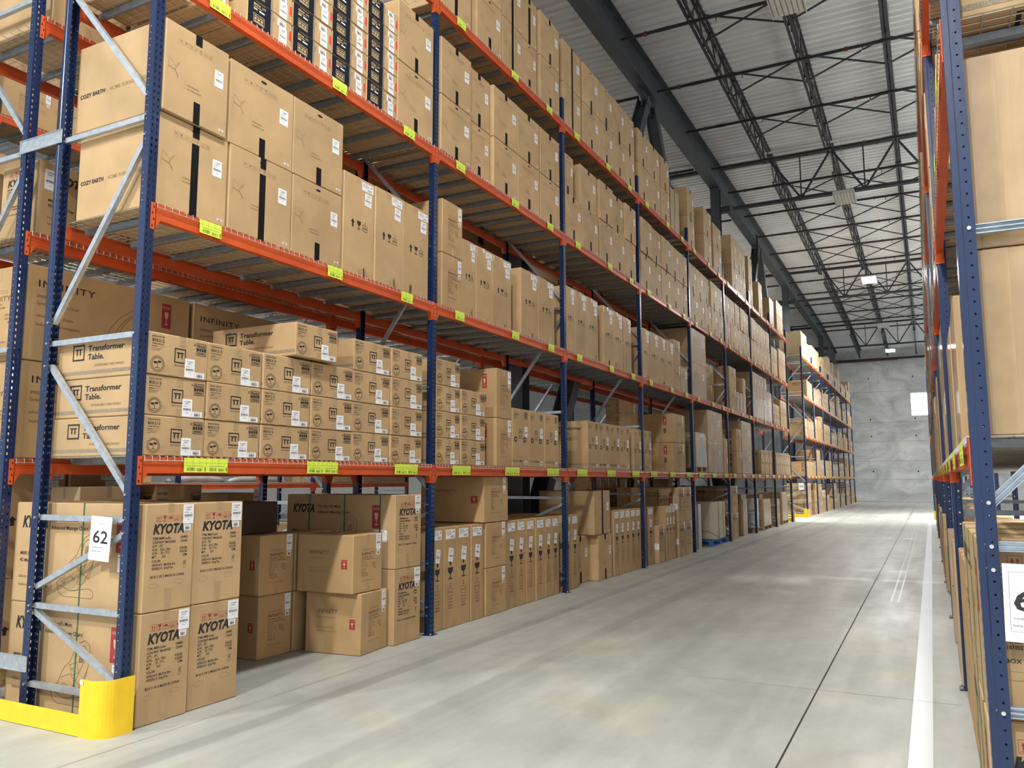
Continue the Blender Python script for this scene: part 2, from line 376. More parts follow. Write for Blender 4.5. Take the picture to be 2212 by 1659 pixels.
# ------------------------------------------------------------------ stickers (parts)
def sticker_mesh(name, w, h, kind):
    """white label in the plane x=0 facing +x, origin at its lower left corner"""
    mb = MB(); mb.box(-0.0004, .0008, 0, w, 0, h, WHITE)
    f = Face(mb, 'F', 0.0, 0.1, h, .0014)
    f.T = lambda u, v: (.0014, u, v)
    if kind == 'ship':
        f.text('41 56 803', w * .5, h * .82, h * .09, LBLK, w=w * .6, align='c', bold=.02)
        f.rect(w * .3, w * .62, h * .745, h * .765, LBLK); f.rect(w * .2, w * .75, h * .70, h * .712, GREYS)
        f.rect(w * .12, w * .5, h * .60, h * .612, GREYS); f.rect(w * .12, w * .55, h * .56, h * .572, GREYS); f.rect(w * .65, w * .85, h * .56, h * .572, GREYS)
        f.barcode(w * .1, w * .9, h * .36, h * .48, LBLK, 16); f.rect(w * .15, w * .8, h * .30, h * .308, GREYS)
        f.rect(w * .42, w * .60, h * .20, h * .22, LBLK)
    elif kind == 'bar':
        f.barcode(w * .2, w * .85, h * .14, h * .62, LBLK, 14, 5); f.rect(w * .1, w * .8, h * .76, h * .82, GREYS)
    elif kind == 'wide':
        for i in range(4): f.rect(w * .08, w * (.5 + .1 * (i % 3)), h * (.84 - .13 * i), h * (.88 - .13 * i), GREYS)
        f.barcode(w * .5, w * .88, h * .12, h * .34, LBLK, 12, 8); f.disc(w * .85, h * .75, w * .05, h * .09, LBLK)
    elif kind == 'note':
        f.rect(w * .05, w * .8, h * .84, h * .88, LBLK)
        for i in range(6): f.rect(w * .05, w * (.95 - .06 * i), h * (.72 - .11 * i), h * (.735 - .11 * i), GREYS)
    return mb.mesh(name)
STK = {}
def sticker(kind, w, h):
    k = (kind, w, h)
    if k not in STK: STK[k] = sticker_mesh({'ship': 'shipping_label', 'bar': 'barcode_label', 'wide': 'address_label', 'note': 'notice_label'}[kind], w, h, kind)
    return STK[k]

# ------------------------------------------------------------------ carton templates
TPL = {}
def body(W, D, H, m, seam=True, tape=None):
    mb = MB(); mb.cbox(-D, 0, -W / 2, W / 2, 0, H, min(.007, W * .03), m)
    return mb

def t_arms(f, W, H):          # end panel of the massage chair arm box
    x = lambda a: a * W
    y = lambda a: (1 - a) * H
    iw = W * .105
    for i in range(5):
        u = x(.20) + i * iw * 1.16; v0 = y(.17); f.frame(u, u + iw, v0, v0 + iw, .0016, RED)
        c = u + iw / 2
        if i == 0: f.arrow(c - iw * .18, v0 + iw * .22, iw * .24, iw * .6, RED); f.arrow(c + iw * .18, v0 + iw * .22, iw * .24, iw * .6, RED); f.rect(c - iw * .36, c + iw * .36, v0 + iw * .12, v0 + iw * .16, RED)
        elif i == 1: f.glass(c, v0 + iw * .1, iw * .6, iw * .8, RED)
        elif i == 2: f.pl([(c + iw * .38 * math.cos(t * PI / 8), v0 + iw * .45 + iw * .35 * math.sin(t * PI / 8)) for t in range(9)], RED); f.rect(c - .001, c + .001, v0 + iw * .1, v0 + iw * .5, RED)
        elif i == 3: f.frame(c - iw * .15, c + iw * .15, v0 + iw * .45, v0 + iw * .8, .002, RED); f.line([(c - iw * .35, v0 + iw * .5), (c - iw * .2, v0 + iw * .15), (c, v0 + iw * .3), (c + iw * .2, v0 + iw * .15), (c + iw * .35, v0 + iw * .5)], .004, RED)
        else: f.text('K', c, v0 + iw * .15, iw * .9, RED, align='c')
    f.text('KYOTA', x(.15), y(.280), H * .125, INK, w=W * .63, bold=.045, shear=.22)
    rows = [(.335, 'ITEM: M880 Joubu', '(ARMS)'), (.372, 'CONTENT: MASSAGE', 'CHAIR'), (.407, 'QTY.: 1PC', ''), (.440, 'N.W.:   26.6 / 58.6', 'KG/LBS'), (.472, 'G.W.:    35 / 77.2', 'KG/LBS'), (.506, 'M/T:        0.61', 'CBM'),
            (.545, 'COLOR:', ''), (.582, '187001415  Blk/Drk Brn', ''), (.615, '187005215  Gray/Tan', '')]
    for a, s1, s2 in rows:
        f.text(s1, x(.15), y(a), H * .0325, INK, w=text_mesh(s1, .016)[2] * H * .0275, bold=.016)
        if s2: f.text(s2, x(.86), y(a), H * .0325, INK, w=text_mesh(s2, .016)[2] * H * .0275, bold=.016, align='r')
    f.frame(x(.79), x(.84), y(.582), y(.552), .0018, INK); f.frame(x(.79), x(.84), y(.620), y(.590), .0018, INK)
    f.line([(x(.80), y(.565)), (x(.815), y(.577)), (x(.845), y(.548))], .003, INK)
    f.text('BOX 2 OF 2 MADE IN CHINA', x(.14), y(.690), H * .032, INK, w=W * .68, bold=.016)
    for a, b in ((.20, .76), (.72, .745)):
        pts = [(x(a) + W * .06 * math.cos(t) * (1.0) + (W * .03 if math.cos(t) > 0 else -W * .03), y(b) + W * .035 * math.sin(t)) for t in [2 * PI * i / 14 for i in range(14)]]
        f.line(pts, .0018, INKF, True)
    f.rect(x(.44), x(.56), y(.08), y(0) - .002, TAPE); f.rect(x(.44), x(.56), .002, y(.80), TAPE)

def t_kside(f, W, H):         # long side of the massage chair box
    f.text('KYOTA', W * .06, H * .75, H * .16, INK, w=W * .21, bold=.045, shear=.22)
    f.rect(W * .285, W * .287, H * .72, H * .89, INKB)
    f.text("The World's Most", W * .30, H * .815, H * .055, INK, bold=.01); f.text("Advanced Massage Chairs'", W * .30, H * .735, H * .055, INK, bold=.01)
    f.text('M880 Joubu', W * .055, H * .47, H * .05, INK, bold=.01); f.text('4D Massage Chair', W * .055, H * .40, H * .05, INK, bold=.01)
    f.text('Infinite Creative, Inc', W * .055, H * .24, H * .045, INKB); f.text('Seabrook, New Hampshire', W * .055, H * .16, H * .045, INKB)
    chair_sketch(f, W * .36, H * .08, H * .58, INKB)
    f.fragile(W * .80, H * .54, W * .075, H * .32)

def t_inf_side(f, W, H, big=False):
    if big:
        f.text('INFINITY', W * .05, H * .78, H * .10, INK, w=W * .32, bold=.01, space=1.15)
        f.text('IMPERIAL', W * .05, H * .66, H * .05, INKB); f.text('Syner-D Massage Chair', W * .05, H * .59, H * .05, INKB)
        f.text('Infinity Massage Chairs', W * .05, H * .46, H * .045, INKB); f.text('Seabrook, New Hampshire', W * .05, H * .37, H * .045, INKB)
        def egg(cu, cv, a_, b_, t0, t1, tilt=.9, n=16):
            f.line([(W * cu + math.cos(tilt) * a_ * H * math.cos(t) - math.sin(tilt) * b_ * H * math.sin(t), H * cv + math.sin(tilt) * a_ * H * math.cos(t) + math.cos(tilt) * b_ * H * math.sin(t)) for t in [t0 + (t1 - t0) * i / n for i in range(n + 1)]], .0035, INKB)
        egg(.56, .44, .36, .17, -.3, 5.6); egg(.57, .47, .26, .10, 0, 6.28); egg(.58, .52, .16, .055, .5, 5.2); egg(.50, .20, .20, .08, 2.2, 5.6, .2)
        f.fragile(W * .80, H * .60, W * .065, H * .30)
        c = (W * .83, H * .40)
        f.disc(c[0], c[1], W * .03, H * .085, INK); 
        g = Face.__new__(Face); g.mb = f.mb; T0 = f.T; n = f.nrm(); g.T = lambda a, b: tuple(Vector(T0(a, b)) + n * .0006)
        g.rect(c[0] - W * .018, c[0] + W * .03, c[1] + H * .02, c[1] + H * .035, KRAFT); g.rect(c[0] - W * .03, c[0] + W * .018, c[1] - H * .035, c[1] - H * .02, KRAFT)
        f.text('DUTORE', c[0], H * .27, H * .03, INKB, align='c')
    else:
        f.text('INFINITY', W * .22, H * .66, H * .10, INKB, w=W * .36, bold=.012, space=1.1)
        f.text('Infinity 4D Massage Chair', W * .22, H * .585, H * .036, INKF); f.text('Infinity Massage Chairs', W * .22, H * .42, H * .036, INKF); f.text('Seabrook, New Hampshire', W * .22, H * .36, H * .036, INKF)
        f.fragile(W * .80, H * .42, W * .10, H * .16)

def t_inf_end(f, W, H):
    for i in range(6): f.frame(W * (.30 + .065 * i), W * (.35 + .065 * i), H * .72, H * .75, .0015, RED)
    f.text('INFINITY', W * .28, H * .64, H * .07, INKB, w=W * .46, bold=.02, space=1.05)
    for i, (a, s1, s2) in enumerate([(0, 'ITEM: IMPERIAL SYNER-D', ''), (1, 'CONTENT: MASSAGE CHAIR', ''), (2, 'QTY.: 1PC', ''), (3, 'N.W.:  62 / 137', 'KGS/LBS'), (4, 'G.W.:  71 / 157', 'KGS/LBS'), (5, 'M/T:  0.61', 'CBM'), (6, 'COLOR:', ''), (7, '18700301  BLK', ''), (8, '18700302  BRN', '')]):
        f.text(s1, W * .28, H * (.595 - .040 * a), H * .030, INKB, bold=.01)
        if s2: f.text(s2, W * .76, H * (.595 - .040 * a), H * .030, INKB, bold=.01, align='r')
    f.text('BOX 2 OF 2 MADE IN CHINA', W * .28, H * .19, H * .026, INKB, w=W * .42)
    f.rect(W * .46, W * .56, H * .86, H - .002, TAPE); f.rect(W * .46, W * .56, .002, H * .14, TAPE)

def t_tt_end(f, W, H):        # short end of the table panel box
    x = lambda a: a * W
    y = lambda a: a * H
    for a, b in ((.50, .60), ):
        f.rect(x(a), x(b), y(.76), H - .002, TAPE); f.rect(x(a), x(b), .002, y(.20), TAPE)
    f.rect(x(.25), x(.33), .002, y(.26), TAPE); f.rect(x(.75), x(.83), .002, y(.30), TAPE)
    f.rect(x(.04), x(.25), y(.66), y(.95), TAPE)
    g = Face.__new__(Face); g.mb = f.mb; T0 = f.T; n = f.nrm(); g.T = lambda a, b: tuple(Vector(T0(a, b)) + n * .0006)
    g.text('MADE IN VIETNAM', x(.05), y(.885), y(.045), INK, w=x(.19), bold=.02)
    g.text('BOX 2 / 2', x(.05), y(.775), y(.095), INK, w=x(.19), bold=.035)
    g.text('Weight: 38 lb 4oz', x(.05), y(.71), y(.045), INK, w=x(.18), bold=.02); g.text('Serial #:', x(.05), y(.65), y(.045), INK, bold=.01)
    f.frame(x(.05), x(.09), y(.56), y(.62), .002, INK)
    for i in range(3): f.rect(x(.10), x(.21 - .02 * i), y(.61 - .025 * i), y(.617 - .025 * i), INKB)
    f.frame(x(.42), x(.61), y(.34), y(.70), W * .016, INK)
    f.rect(x(.455), x(.575), y(.575), y(.605), INK)
    for u in (.475, .535): f.rect(x(u), x(u + .022), y(.46), y(.58), INK)
    f.text('#EATTOGETHER', x(.42), y(.26), y(.055), INK, w=x(.19))
    f.frame(x(.79), x(.965), y(.60), y(.91), .004, INK)
    f.text('FRAGILE', x(.878), y(.81), y(.085), INK, w=x(.145), bold=.04, align='c')
    for i in range(4): f.rect(x(.80 + .041 * i), x(.833 + .041 * i), y(.71), y(.79), INK)
    for i in range(2): f.rect(x(.81), x(.945), y(.64 + .03 * i), y(.655 + .03 * i), INK)
    f.line([(x(.745), y(.84)), (x(.76), y(.89)), (x(.775), y(.84))], .003, INK, True)
    c = (x(.15), y(.25)); r = H * .15
    f.ring(c[0], c[1], r, .003, INK, 16); f.ring(c[0], c[1], r * 1.25, .010, INKF, 18)
    f.line([(c[0], c[1] - r * .6), (c[0], c[1] + r * .05)], .004, INK); f.disc(c[0] - r * .4, c[1] + r * .2, r * .38, r * .2, INK, 8); f.disc(c[0] + r * .35, c[1] + r * .35, r * .38, r * .2, INK, 8)
    f.rect(c[0] - r * .5, c[0] + r * .5, c[1] - r * .65, c[1] - r * .58, INK)

def tt_logo(f, u, v, w, h, t, m=None):
    m = m or INK
    f.frame(u, u + w, v, v + h, t, m); f.rect(u + w * .22, u + w * .78, v + h * .66, v + h * .74, m)
    for a in (.32, .58): f.rect(u + w * a, u + w * (a + .10), v + h * .34, v + h * .68, m)

def t_tt_side(f, W, H):
    tt_logo(f, W * .17, H * .45, W * .135, H * .40, .012)
    f.text('Transformer', W * .345, H * .67, H * .20, INK, w=W * .40, bold=.025); f.text('Table.', W * .345, H * .46, H * .20, INK, w=W * .18, bold=.025)
    f.text('EXTENDABLE TABLE PANELS', W * .42, H * .28, H * .085, INKB, w=W * .33, shear=.15)
    f.rect(.004, W - .004, H * .10, H * .19, GREYS)

def t_ttall_end(f, W, H):
    f.text('MADE IN VIETNAM', W * .10, H * .93, H * .02, INK, w=W * .25); f.text('BOX 1/2', W * .10, H * .885, H * .035, INK, w=W * .25, bold=.03)
    for i in range(3): f.rect(W * .10, W * (.32 - .03 * i), H * (.865 - .02 * i), H * (.871 - .02 * i), INKB)
    f.frame(W * .72, W * .90, H * .83, H * .95, .005, INK)
    for i in range(3): f.rect(W * .74, W * .88, H * (.86 + .03 * i), H * (.875 + .03 * i), INK)
    tt_logo(f, W * .38, H * .52, W * .18, H * .13, .007)
    f.rect(W * .38, W * .56, H * .485, H * .495, INK)
    for u in (.20, .74): f.disc(W * u, H * .47, W * .09, H * .05, INK, 8)
    g = Face.__new__(Face); g.mb = f.mb; T0 = f.T; n = f.nrm(); g.T = lambda a, b: tuple(Vector(T0(a, b)) + n * .0006)
    for u in (.20, .74): g.disc(W * u, H * .47, W * .045, H * .022, KRAFT, 7)
    f.rect(.004, W * .7, H * .085, H * .115, GREYS)
    f.rect(W * .46, W * .54, H * .90, H - .002, TAPE); f.rect(W * .46, W * .54, .002, H * .16, TAPE); f.rect(W * .1, W * .15, .002, H * .14, TAPE)

def t_ttall_side(f, W, H):
    tt_logo(f, W * .36, H * .72, W * .13, H * .16, .014)
    f.text('Transformer', W * .50, H * .82, H * .085, INK, w=W * .40, bold=.025); f.text('Table.', W * .50, H * .72, H * .085, INK, w=W * .19, bold=.025)
    f.line([(W * .55, H * .47), (W * .76, H * .47), (W * .76, H * .28), (W * .71, H * .28), (W * .71, H * .42), (W * .55, H * .42)], .003, INKF)
    f.rect(.004, W - .004, H * .085, H * .115, GREYS)

def t_cozy_end(f, W, H):
    iw = W * .058
    for i in range(7):
        u = W * .20 + i * iw * 1.32
        if abs(u + iw / 2 - W * .5) < W * .001: continue
        v0 = H * .80; f.frame(u, u + iw, v0, v0 + iw, .0016, INKF); c = u + iw / 2
        if i == 0: f.pl([(c + iw * .3 * math.cos(t * PI / 6), v0 + iw * .5 + iw * .28 * math.sin(t * PI / 6)) for t in range(7)], INKF)
        elif i == 4: f.glass(c, v0 + iw * .12, iw * .5, iw * .76, INKF)
        elif i == 5: f.arrow(c - iw * .2, v0 + iw * .2, iw * .22, iw * .6, INKF); f.arrow(c + iw * .2, v0 + iw * .2, iw * .22, iw * .6, INKF)
        elif i == 6: f.ring(c, v0 + iw * .5, iw * .3, .003, INKF, 8)
        elif i == 1: f.disc(c, v0 + iw * .6, iw * .2, iw * .25, INKB, 6)
        else: f.line([(c - iw * .3, v0 + iw * .2), (c + iw * .25, v0 + iw * .7), (c - iw * .2, v0 + iw * .75)], .003, INKF)
    P = lambda pts: f.line([(W * (.04 + a * .19), H * (.40 + b * .2)) for a, b in pts], .0022, INKF)
    P([(0.08, .95), (.30, .90), (.62, .62), (.95, .92), (1.0, .98)]); P([(0.0, .10), (.10, .50), (.08, .95)]); P([(.05, .50), (.60, .42), (.95, .92)]); P([(.60, .42), (.62, .62)]); P([(.85, .05), (.60, .42)]); P([(.10, .45), (.60, .37)]); P([(.9, .05), (.66, .42)])
    f.rect(W * .315, W * .317, H * .33, H * .44, INKF)
    f.text('CORONADO', W * .34, H * .375, H * .026, INKF, bold=.02); f.text('LOUNGE CHAIR', W * .34, H * .335, H * .026, INKF, bold=.02)
    f.line([(W * .80, H * .10), (W * .80, H * .17), (W * .84, H * .17)], .0015, INKF); f.line([(W * .93, H * .17), (W * .96, H * .17), (W * .96, H * .10)], .0015, INKF)
    f.disc(W * .5, H * .93, W * .048, H * .016, HOLE, 12)

def t_cozy_side(f, W, H):
    f.text('COZY EARTH', W * .04, H * .39, H * .062, INK, w=W * .30, bold=.04)
    f.rect(W * .365, W * .367, H * .35, H * .41, INKF)
    f.text('HOME FURNISHINGS', W * .39, H * .39, H * .062, INKF, w=W * .42, bold=.008)
    f.line([(W * .90, H * .40), (W * .90, H * .46), (W * .94, H * .46)], .002, INKF)

def t_tall_end(f, W, H, icons=True):
    if icons:
        f.arrow(W * .30, H * .47, W * .12, H * .085, INK); f.glass(W * .50, H * .465, W * .14, H * .085, INK); f.stack2(W * .70, H * .465, W * .16, H * .10, INK)
    r = random.Random(int(W * 1000) + 7)
    for i in range(4):
        u = W * r.uniform(.05, .8); f.rect(u, u + W * .10, .002, H * r.uniform(.05, .12), TAPE)
    f.rect(W * .38, W * .52, H * .93, H - .002, TAPE); f.rect(W * .02, W * .08, H * .90, H * .98, TAPE)

def t_thin_end(f, W, H):
    c = W * .48
    f.rect(c - W * .06, c + W * .06, H * .62, H * .67, INK)
    f.arrow(c, H * .62, W * .22, H * .08, INK)
    f.glass(c, H * .48, W * .42, H * .115, INK)
    f.text('2', c, H * .40, H * .06, INK, align='c')
    f.frame(c - W * .2, c + W * .2, H * .355, H * .385, .003, INK); f.frame(c - W * .2, c + W * .2, H * .31, H * .345, .003, INK)
    for i, s in enumerate(('DO NOT', 'LAY FLAT', 'UNLESS', 'OPENING')): f.text(s, c, H * (.275 - .03 * i), H * .022, INK, align='c')
    f.rect(W * .35, W * .6, H * .93, H - .002, TAPE); f.rect(W * .35, W * .62, .002, H * .12, TAPE)

def t_half(f, W, H):
    a = W * .50
    f.rect(.001, a, .002, H - .002, BLACKC); f.rect(a, a + W * .05, .002, H - .002, GREYS)
    g = Face.__new__(Face); g.mb = f.mb; T0 = f.T; n = f.nrm(); g.T = lambda u, v: tuple(Vector(T0(u, v)) + n * .0007)
    g.rect(W * .16, W * .38, H * .94, H * .95, GOLD)
    g.text('BOX 1/1', W * .12, H * .78, H * .12, GOLD, w=W * .26, bold=.03)
    g.rect(W * .12, W * .30, H * .71, H * .735, GOLD); g.rect(W * .12, W * .20, H * .60, H * .67, GOLD); g.rect(W * .24, W * .36, H * .60, H * .66, WHITE)
    g.frame(W * .12, W * .36, H * .12, H * .46, .004, GOLD); g.text('FRAGILE', W * .24, H * .34, H * .08, GOLD, w=W * .2, bold=.03, align='c')
    for i in range(3): g.rect(W * (.14 + .07 * i), W * (.19 + .07 * i), H * .24, H * .31, GOLD)
    g.rect(W * .14, W * .34, H * .16, H * .20, GOLD)
    f.text('CM055', W * .585, H * .60, H * .07, INK, rot=1)
    f.pl([(W * .93, H * .35), (W * .98, H * .30), (W * .995, H * .5), (W * .98, H * .72), (W * .94, H * .66)], REDM)

def t_wrap(f, W, H):
    f.rect(W * .45, W * .53, H * .9, H - .002, TAPE); f.rect(W * .45, W * .53, .002, H * .1, TAPE)
    for i in range(5): f.rect(W * .15, W * (.5 - .04 * (i % 3)), H * (.72 - .035 * i), H * (.728 - .035 * i), INKF)

def t_plain(f, W, H): f.rect(W * .44, W * .52, H * .88, H - .002, TAPE); f.rect(W * .44, W * .52, .002, H * .12, TAPE)

# kind: (object name, material, [(face, print)], [(sticker kind, u, v from bottom, w, h)], category text)
def get_tpl(kind, W, D, H, var=0):
    key = (kind, round(W, 2), round(D, 2), round(H, 3), var)
    if key in TPL: return TPL[key]
    W, D, H = key[1], key[2], key[3]
    parts = []       # (name, mesh, loc, rot)
    def st(k, u, v, w, h, tilt=0.0, face='F'):
        me = sticker(k, w, h)
        if face == 'F': parts.append((me.name.split('.')[0], me, (.0008, -W / 2 + u, v), (tilt, 0, 0)))
        elif face == 'S': parts.append((me.name.split('.')[0], me, (-D + u, -W / 2 - .0008, v), (0, tilt, -PI / 2)))
    def strap(name, pos, m, along='S', w=.014):
        mb = MB(); t = .0022
        if along == 'S':   # loop in the plane x = pos
            x0, x1 = -D + pos - w / 2, -D + pos + w / 2
            mb.box(x0, x1, -W / 2 - t, -W / 2 - .0004, 0, H + t, m); mb.box(x0, x1, W / 2 + .0004, W / 2 + t, 0, H + t, m); mb.box(x0, x1, -W / 2 - t, W / 2 + t, H + .0004, H + t, m)
        else:
            y0, y1 = -W / 2 + pos - w / 2, -W / 2 + pos + w / 2
            mb.box(.0004, t, y0, y1, 0, H + t, m); mb.box(-D - t, -D - .0004, y0, y1, 0, H + t, m); mb.box(-D - t, t, y0, y1, H + .0004, H + t, m)
        parts.append((name, mb.mesh(name), (0, 0, 0), (0, 0, 0)))
    name, m, prints = 'shipping_carton', KRAFT, []
    if kind == 'arms':
        name = 'massage_chair_carton'; prints = [('F', t_arms), ('S', t_kside)]
        st('ship', W * .75, H * .80, W * .22, H * .187); st('bar', W * .77, H * .735, W * .15, H * .058)
        for s in (.22, .55, .87): strap('green_strap', D * s, GREEN)
        st('note', D * .82, H * .36, .16, .12, 0, 'S')
    elif kind == 'kylong':     # long side faces the aisle
        name = 'massage_chair_carton'; prints = [('F', t_kside), ('S', t_arms)]
        st('ship', W * .03, H * .62, .10, .17)
        for s in (.22, .55, .87): strap('green_strap', W * s, GREEN, 'F')
    elif kind == 'inf':
        name = 'massage_chair_carton'; m = KRAFT2; prints = [('F', t_inf_end), ('S', t_inf_side)]
        st('ship', W * .78, H * .72, .075, .15); st('bar', W * .80, H * .62, .05, .05)
    elif kind == 'infbig':
        name = 'massage_chair_carton'; m = KRAFT2; prints = [('F', t_inf_end), ('S', lambda f, a, b: t_inf_side(f, a, b, True))]
        st('ship', W * .76, H * .72, .08, .16); st('bar', W * .78, H * .62, .05, .05)
    elif kind == 'inflong':
        name = 'massage_chair_carton'; m = KRAFT2; prints = [('F', lambda f, a, b: t_inf_side(f, a, b, True)), ('S', t_inf_end)]
        st('ship', D * .78, H * .70, .09, .19, 0, 'S'); st('bar', D * .78, H * .90, .06, .06, 0, 'S')
    elif kind == 'tt':
        name = 'table_panel_carton'; prints = [('F', t_tt_end), ('S', t_tt_side)]
        st('ship', W * .60, H * .02, W * .17, H * .46); st('bar', W * .775, H * .03, W * .17, H * .14)
    elif kind == 'ttr':
        name = 'table_panel_carton'; prints = [('S', t_tt_side), ('B', lambda f, a, b: (tt_logo(f, a * .22, b * .52, a * .36, b * .40, .02), f.text('Table.', a * .62, b * .55, b * .25, INK, bold=.03)))]
    elif kind == 'ttall':
        name = 'table_carton'; prints = [('F', t_ttall_end), ('S', t_ttall_side)]
        st('ship', W * .74, H * .52, W * .17, H * .18); st('bar', W * .74, H * .04, W * .16, H * .065)
    elif kind in ('cozy', 'cozyt'):
        name = 'lounge_chair_carton'; prints = [('F', t_cozy_end), ('S', t_cozy_side)]
        st('ship', W * .77, H * .54, W * .14, H * .19); st('bar', W * .865, H * .05, W * .08, H * .026)
        strips = {1: [(.0006, .0016, -.028, .040, .0, H * .80), (.0006, .003, -.024, .038, H * .87, H + .002), (-.20, .003, -.024, .038, H + .0026, H + .0036)],
                  2: [(.0006, .0016, -.026, .034, .0, H * .24), (.0006, .003, -.030, .030, H * .885, H + .002), (-.20, .003, -.030, .030, H + .0026, H + .0036)],
                  3: [(.0006, .0016, -.026, .034, .0, H + .001)]}.get(var, [(.0006, .0016, -.030, .036, .0, H * .23)])
        for q in strips[:2]:
            mb = MB(); mb.box(*q, BTAPE)
            parts.append(('black_tape', mb.mesh('black_tape'), (0, 0, 0), (0, 0, 0)))
    elif kind == 'tall':
        name = 'tall_carton'; prints = [('F', t_tall_end), ('S', t_plain)]; m = KRAFT
        st('wide', W * .58, H * .885, W * .38, H * .085); st('ship', W * .68, H * .74, W * .22, H * .13, random.uniform(-.1, .1))
    elif kind == 'thin':
        name = 'flat_panel_carton'; prints = [('F', t_thin_end), ('S', t_plain)]; m = KRAFT2
        st('wide', W * .12, H * .88, W * .72, H * .095); st('ship', W * (.3 + .15 * (var % 3)), H * (.66 + .04 * (var % 2)), W * .36, H * .135, (-.15, .1, -.06)[var % 3])
    elif kind == 'half':
        name = 'table_leg_carton'; prints = [('F', t_half)]
        st('ship', W * .70, H * .02, W * .18, H * .60); st('bar', W * .66, H * .62, W * .20, H * .28)
    elif kind == 'wrap':
        name = 'film_wrapped_carton'; m = WRAP; prints = [('F', t_wrap)]
        if W > .3: st('ship', W * .72, H * .55, min(.12, W * .25), min(.16, H * .3))
    elif kind == 'wrapr':
        name = 'film_wrapped_carton'; m = WRAP; prints = [('S', lambda f, a, b: (f.rect(a * .03, a * .13, .004, b - .004, TAPE), f.rect(a * .30, a * .302, .01, b - .01, INKF))), ('K', t_wrap), ('F', t_wrap)]
    elif kind == 'armsr':
        name = 'massage_chair_carton'; prints = [('S', t_arms), ('K', t_kside)]
        for s in (.2, .5, .8): strap('green_strap', W * s, GREEN, 'F')
    elif kind == 'pale':
        name = 'shipping_carton'; m = KRAFT_PALE; prints = [('F', t_plain), ('S', t_plain)]
    elif kind == 'box22':
        name = 'table_panel_carton'; m = KRAFT2; prints = [('F', t_tt_end), ('S', t_tt_end)]
        st('ship', W * .8, H * .2, .08, .13)
    elif kind == 'plain':
        prints = [('F', t_plain), ('S', t_plain)]
        st('ship', W * .7, H * .55, min(.1, W * .25), min(.15, H * .3))
    mb = body(W, D, H, m)
    mb.box(-D + .004, -.004, -.0015, .0015, H - .0004, H + .0005, HOLE)
    for side, fn in prints:
        f = Face(mb, side, W, D, H); fn(f, f.w, f.h)
    TPL[key] = (name, mb.mesh(name), parts); return TPL[key]

ORD = ['first', 'second', 'third', 'fourth', 'fifth', 'sixth', 'seventh', 'eighth', 'ninth', 'tenth', 'eleventh', 'twelfth', 'thirteenth', 'fourteenth', 'fifteenth', 'sixteenth', 'seventeenth', 'eighteenth', 'nineteenth', 'twentieth']
DESC = {'arms': 'carton printed KYOTA', 'kylong': 'long strapped KYOTA carton', 'inf': 'brown INFINITY carton', 'infbig': 'large INFINITY carton', 'inflong': 'huge INFINITY carton',
        'tt': 'BOX 2/2 table panel carton', 'ttr': 'table panel carton', 'ttall': 'upright table carton', 'cozy': 'chair carton with black tape', 'tall': 'tall carton with arrow and glass', 'thin': 'tall flat carton with glass symbol',
        'half': 'half black BOX 1/1 carton', 'wrap': 'film wrapped carton', 'wrapr': 'film wrapped carton', 'armsr': 'green strapped KYOTA carton', 'pale': 'pale plain carton', 'plain': 'plain kraft carton', 'box22': 'brown BOX 2/2 carton'}
CARTONS = []    # (rack, bay, level) -> placed objects, labelled at the end
def carton(kind, rack, bay, lvl, x, y0, y1, z0, z1, D, var=0, flip=False, rz=0.0, gap=.006):
    """front panel in the plane x, spanning y0..y1 and z0..z1"""
    W, H = y1 - y0 - gap, z1 - z0 - .004
    name, me, parts = get_tpl(kind, W, D, H, var)
    o = mk(name, me, None, (x, (y0 + y1) / 2, z0 + .001))
    o.rotation_euler = (0, 0, (PI if flip else 0) + rz + random.uniform(-.006, .006))
    o.scale = (1, W / round(W, 2), H / round(H, 3))
    for n, pm, loc, rot in parts:
        c = mk(n, pm, o, loc); c.rotation_euler = rot
    CARTONS.append(dict(o=o, kind=kind, rack=rack, bay=bay, lvl=lvl, y=(y0 + y1) / 2, y0=y0, z=z0, x=x))
    return o

def stack(kind, rack, bay, lvl, x, y0, y1, zs, D, vars_=None, flip=False, jit=0.0, rz=0.0):
    for i, (a, b) in enumerate(zip(zs, zs[1:])):
        v = (vars_[i % len(vars_)] if vars_ else 0)
        j = random.uniform(-jit, jit) if i else 0
        carton(kind, rack, bay, lvl, x + j, y0, y1, a, b, D, v, flip, rz)

# ------------------------------------------------------------------ pallet rack pieces
PITCH = 0.0508
def hole_tile(mb, T, u0, u1, v0, v1, cu, cv, hole, m):
    """rectangle u0..u1 x v0..v1 with an opening, as eight quads"""
    out = [(u0, v0), ((u0 + u1) / 2, v0), (u1, v0), (u1, (v0 + v1) / 2), (u1, v1), ((u0 + u1) / 2, v1), (u0, v1), (u0, (v0 + v1) / 2)]
    ins = [(cu + a, cv + b) for a, b in hole]
    vs = [T(*p) for p in out + ins]
    mb.raw(vs, [(i, (i + 1) % 8, 8 + (i + 1) % 8, 8 + i) for i in range(8)], m)
TEAR = [(-.005, -.010), (0, -.012), (.005, -.010), (.0065, 0), (.007, .007), (0, .011), (-.007, .007), (-.0065, 0)]
def rnd(r): return [(r * math.cos(t), r * math.sin(t)) for t in [-3 * PI / 4 + i * PI / 4 for i in range(8)]]
POST_H = 7.70
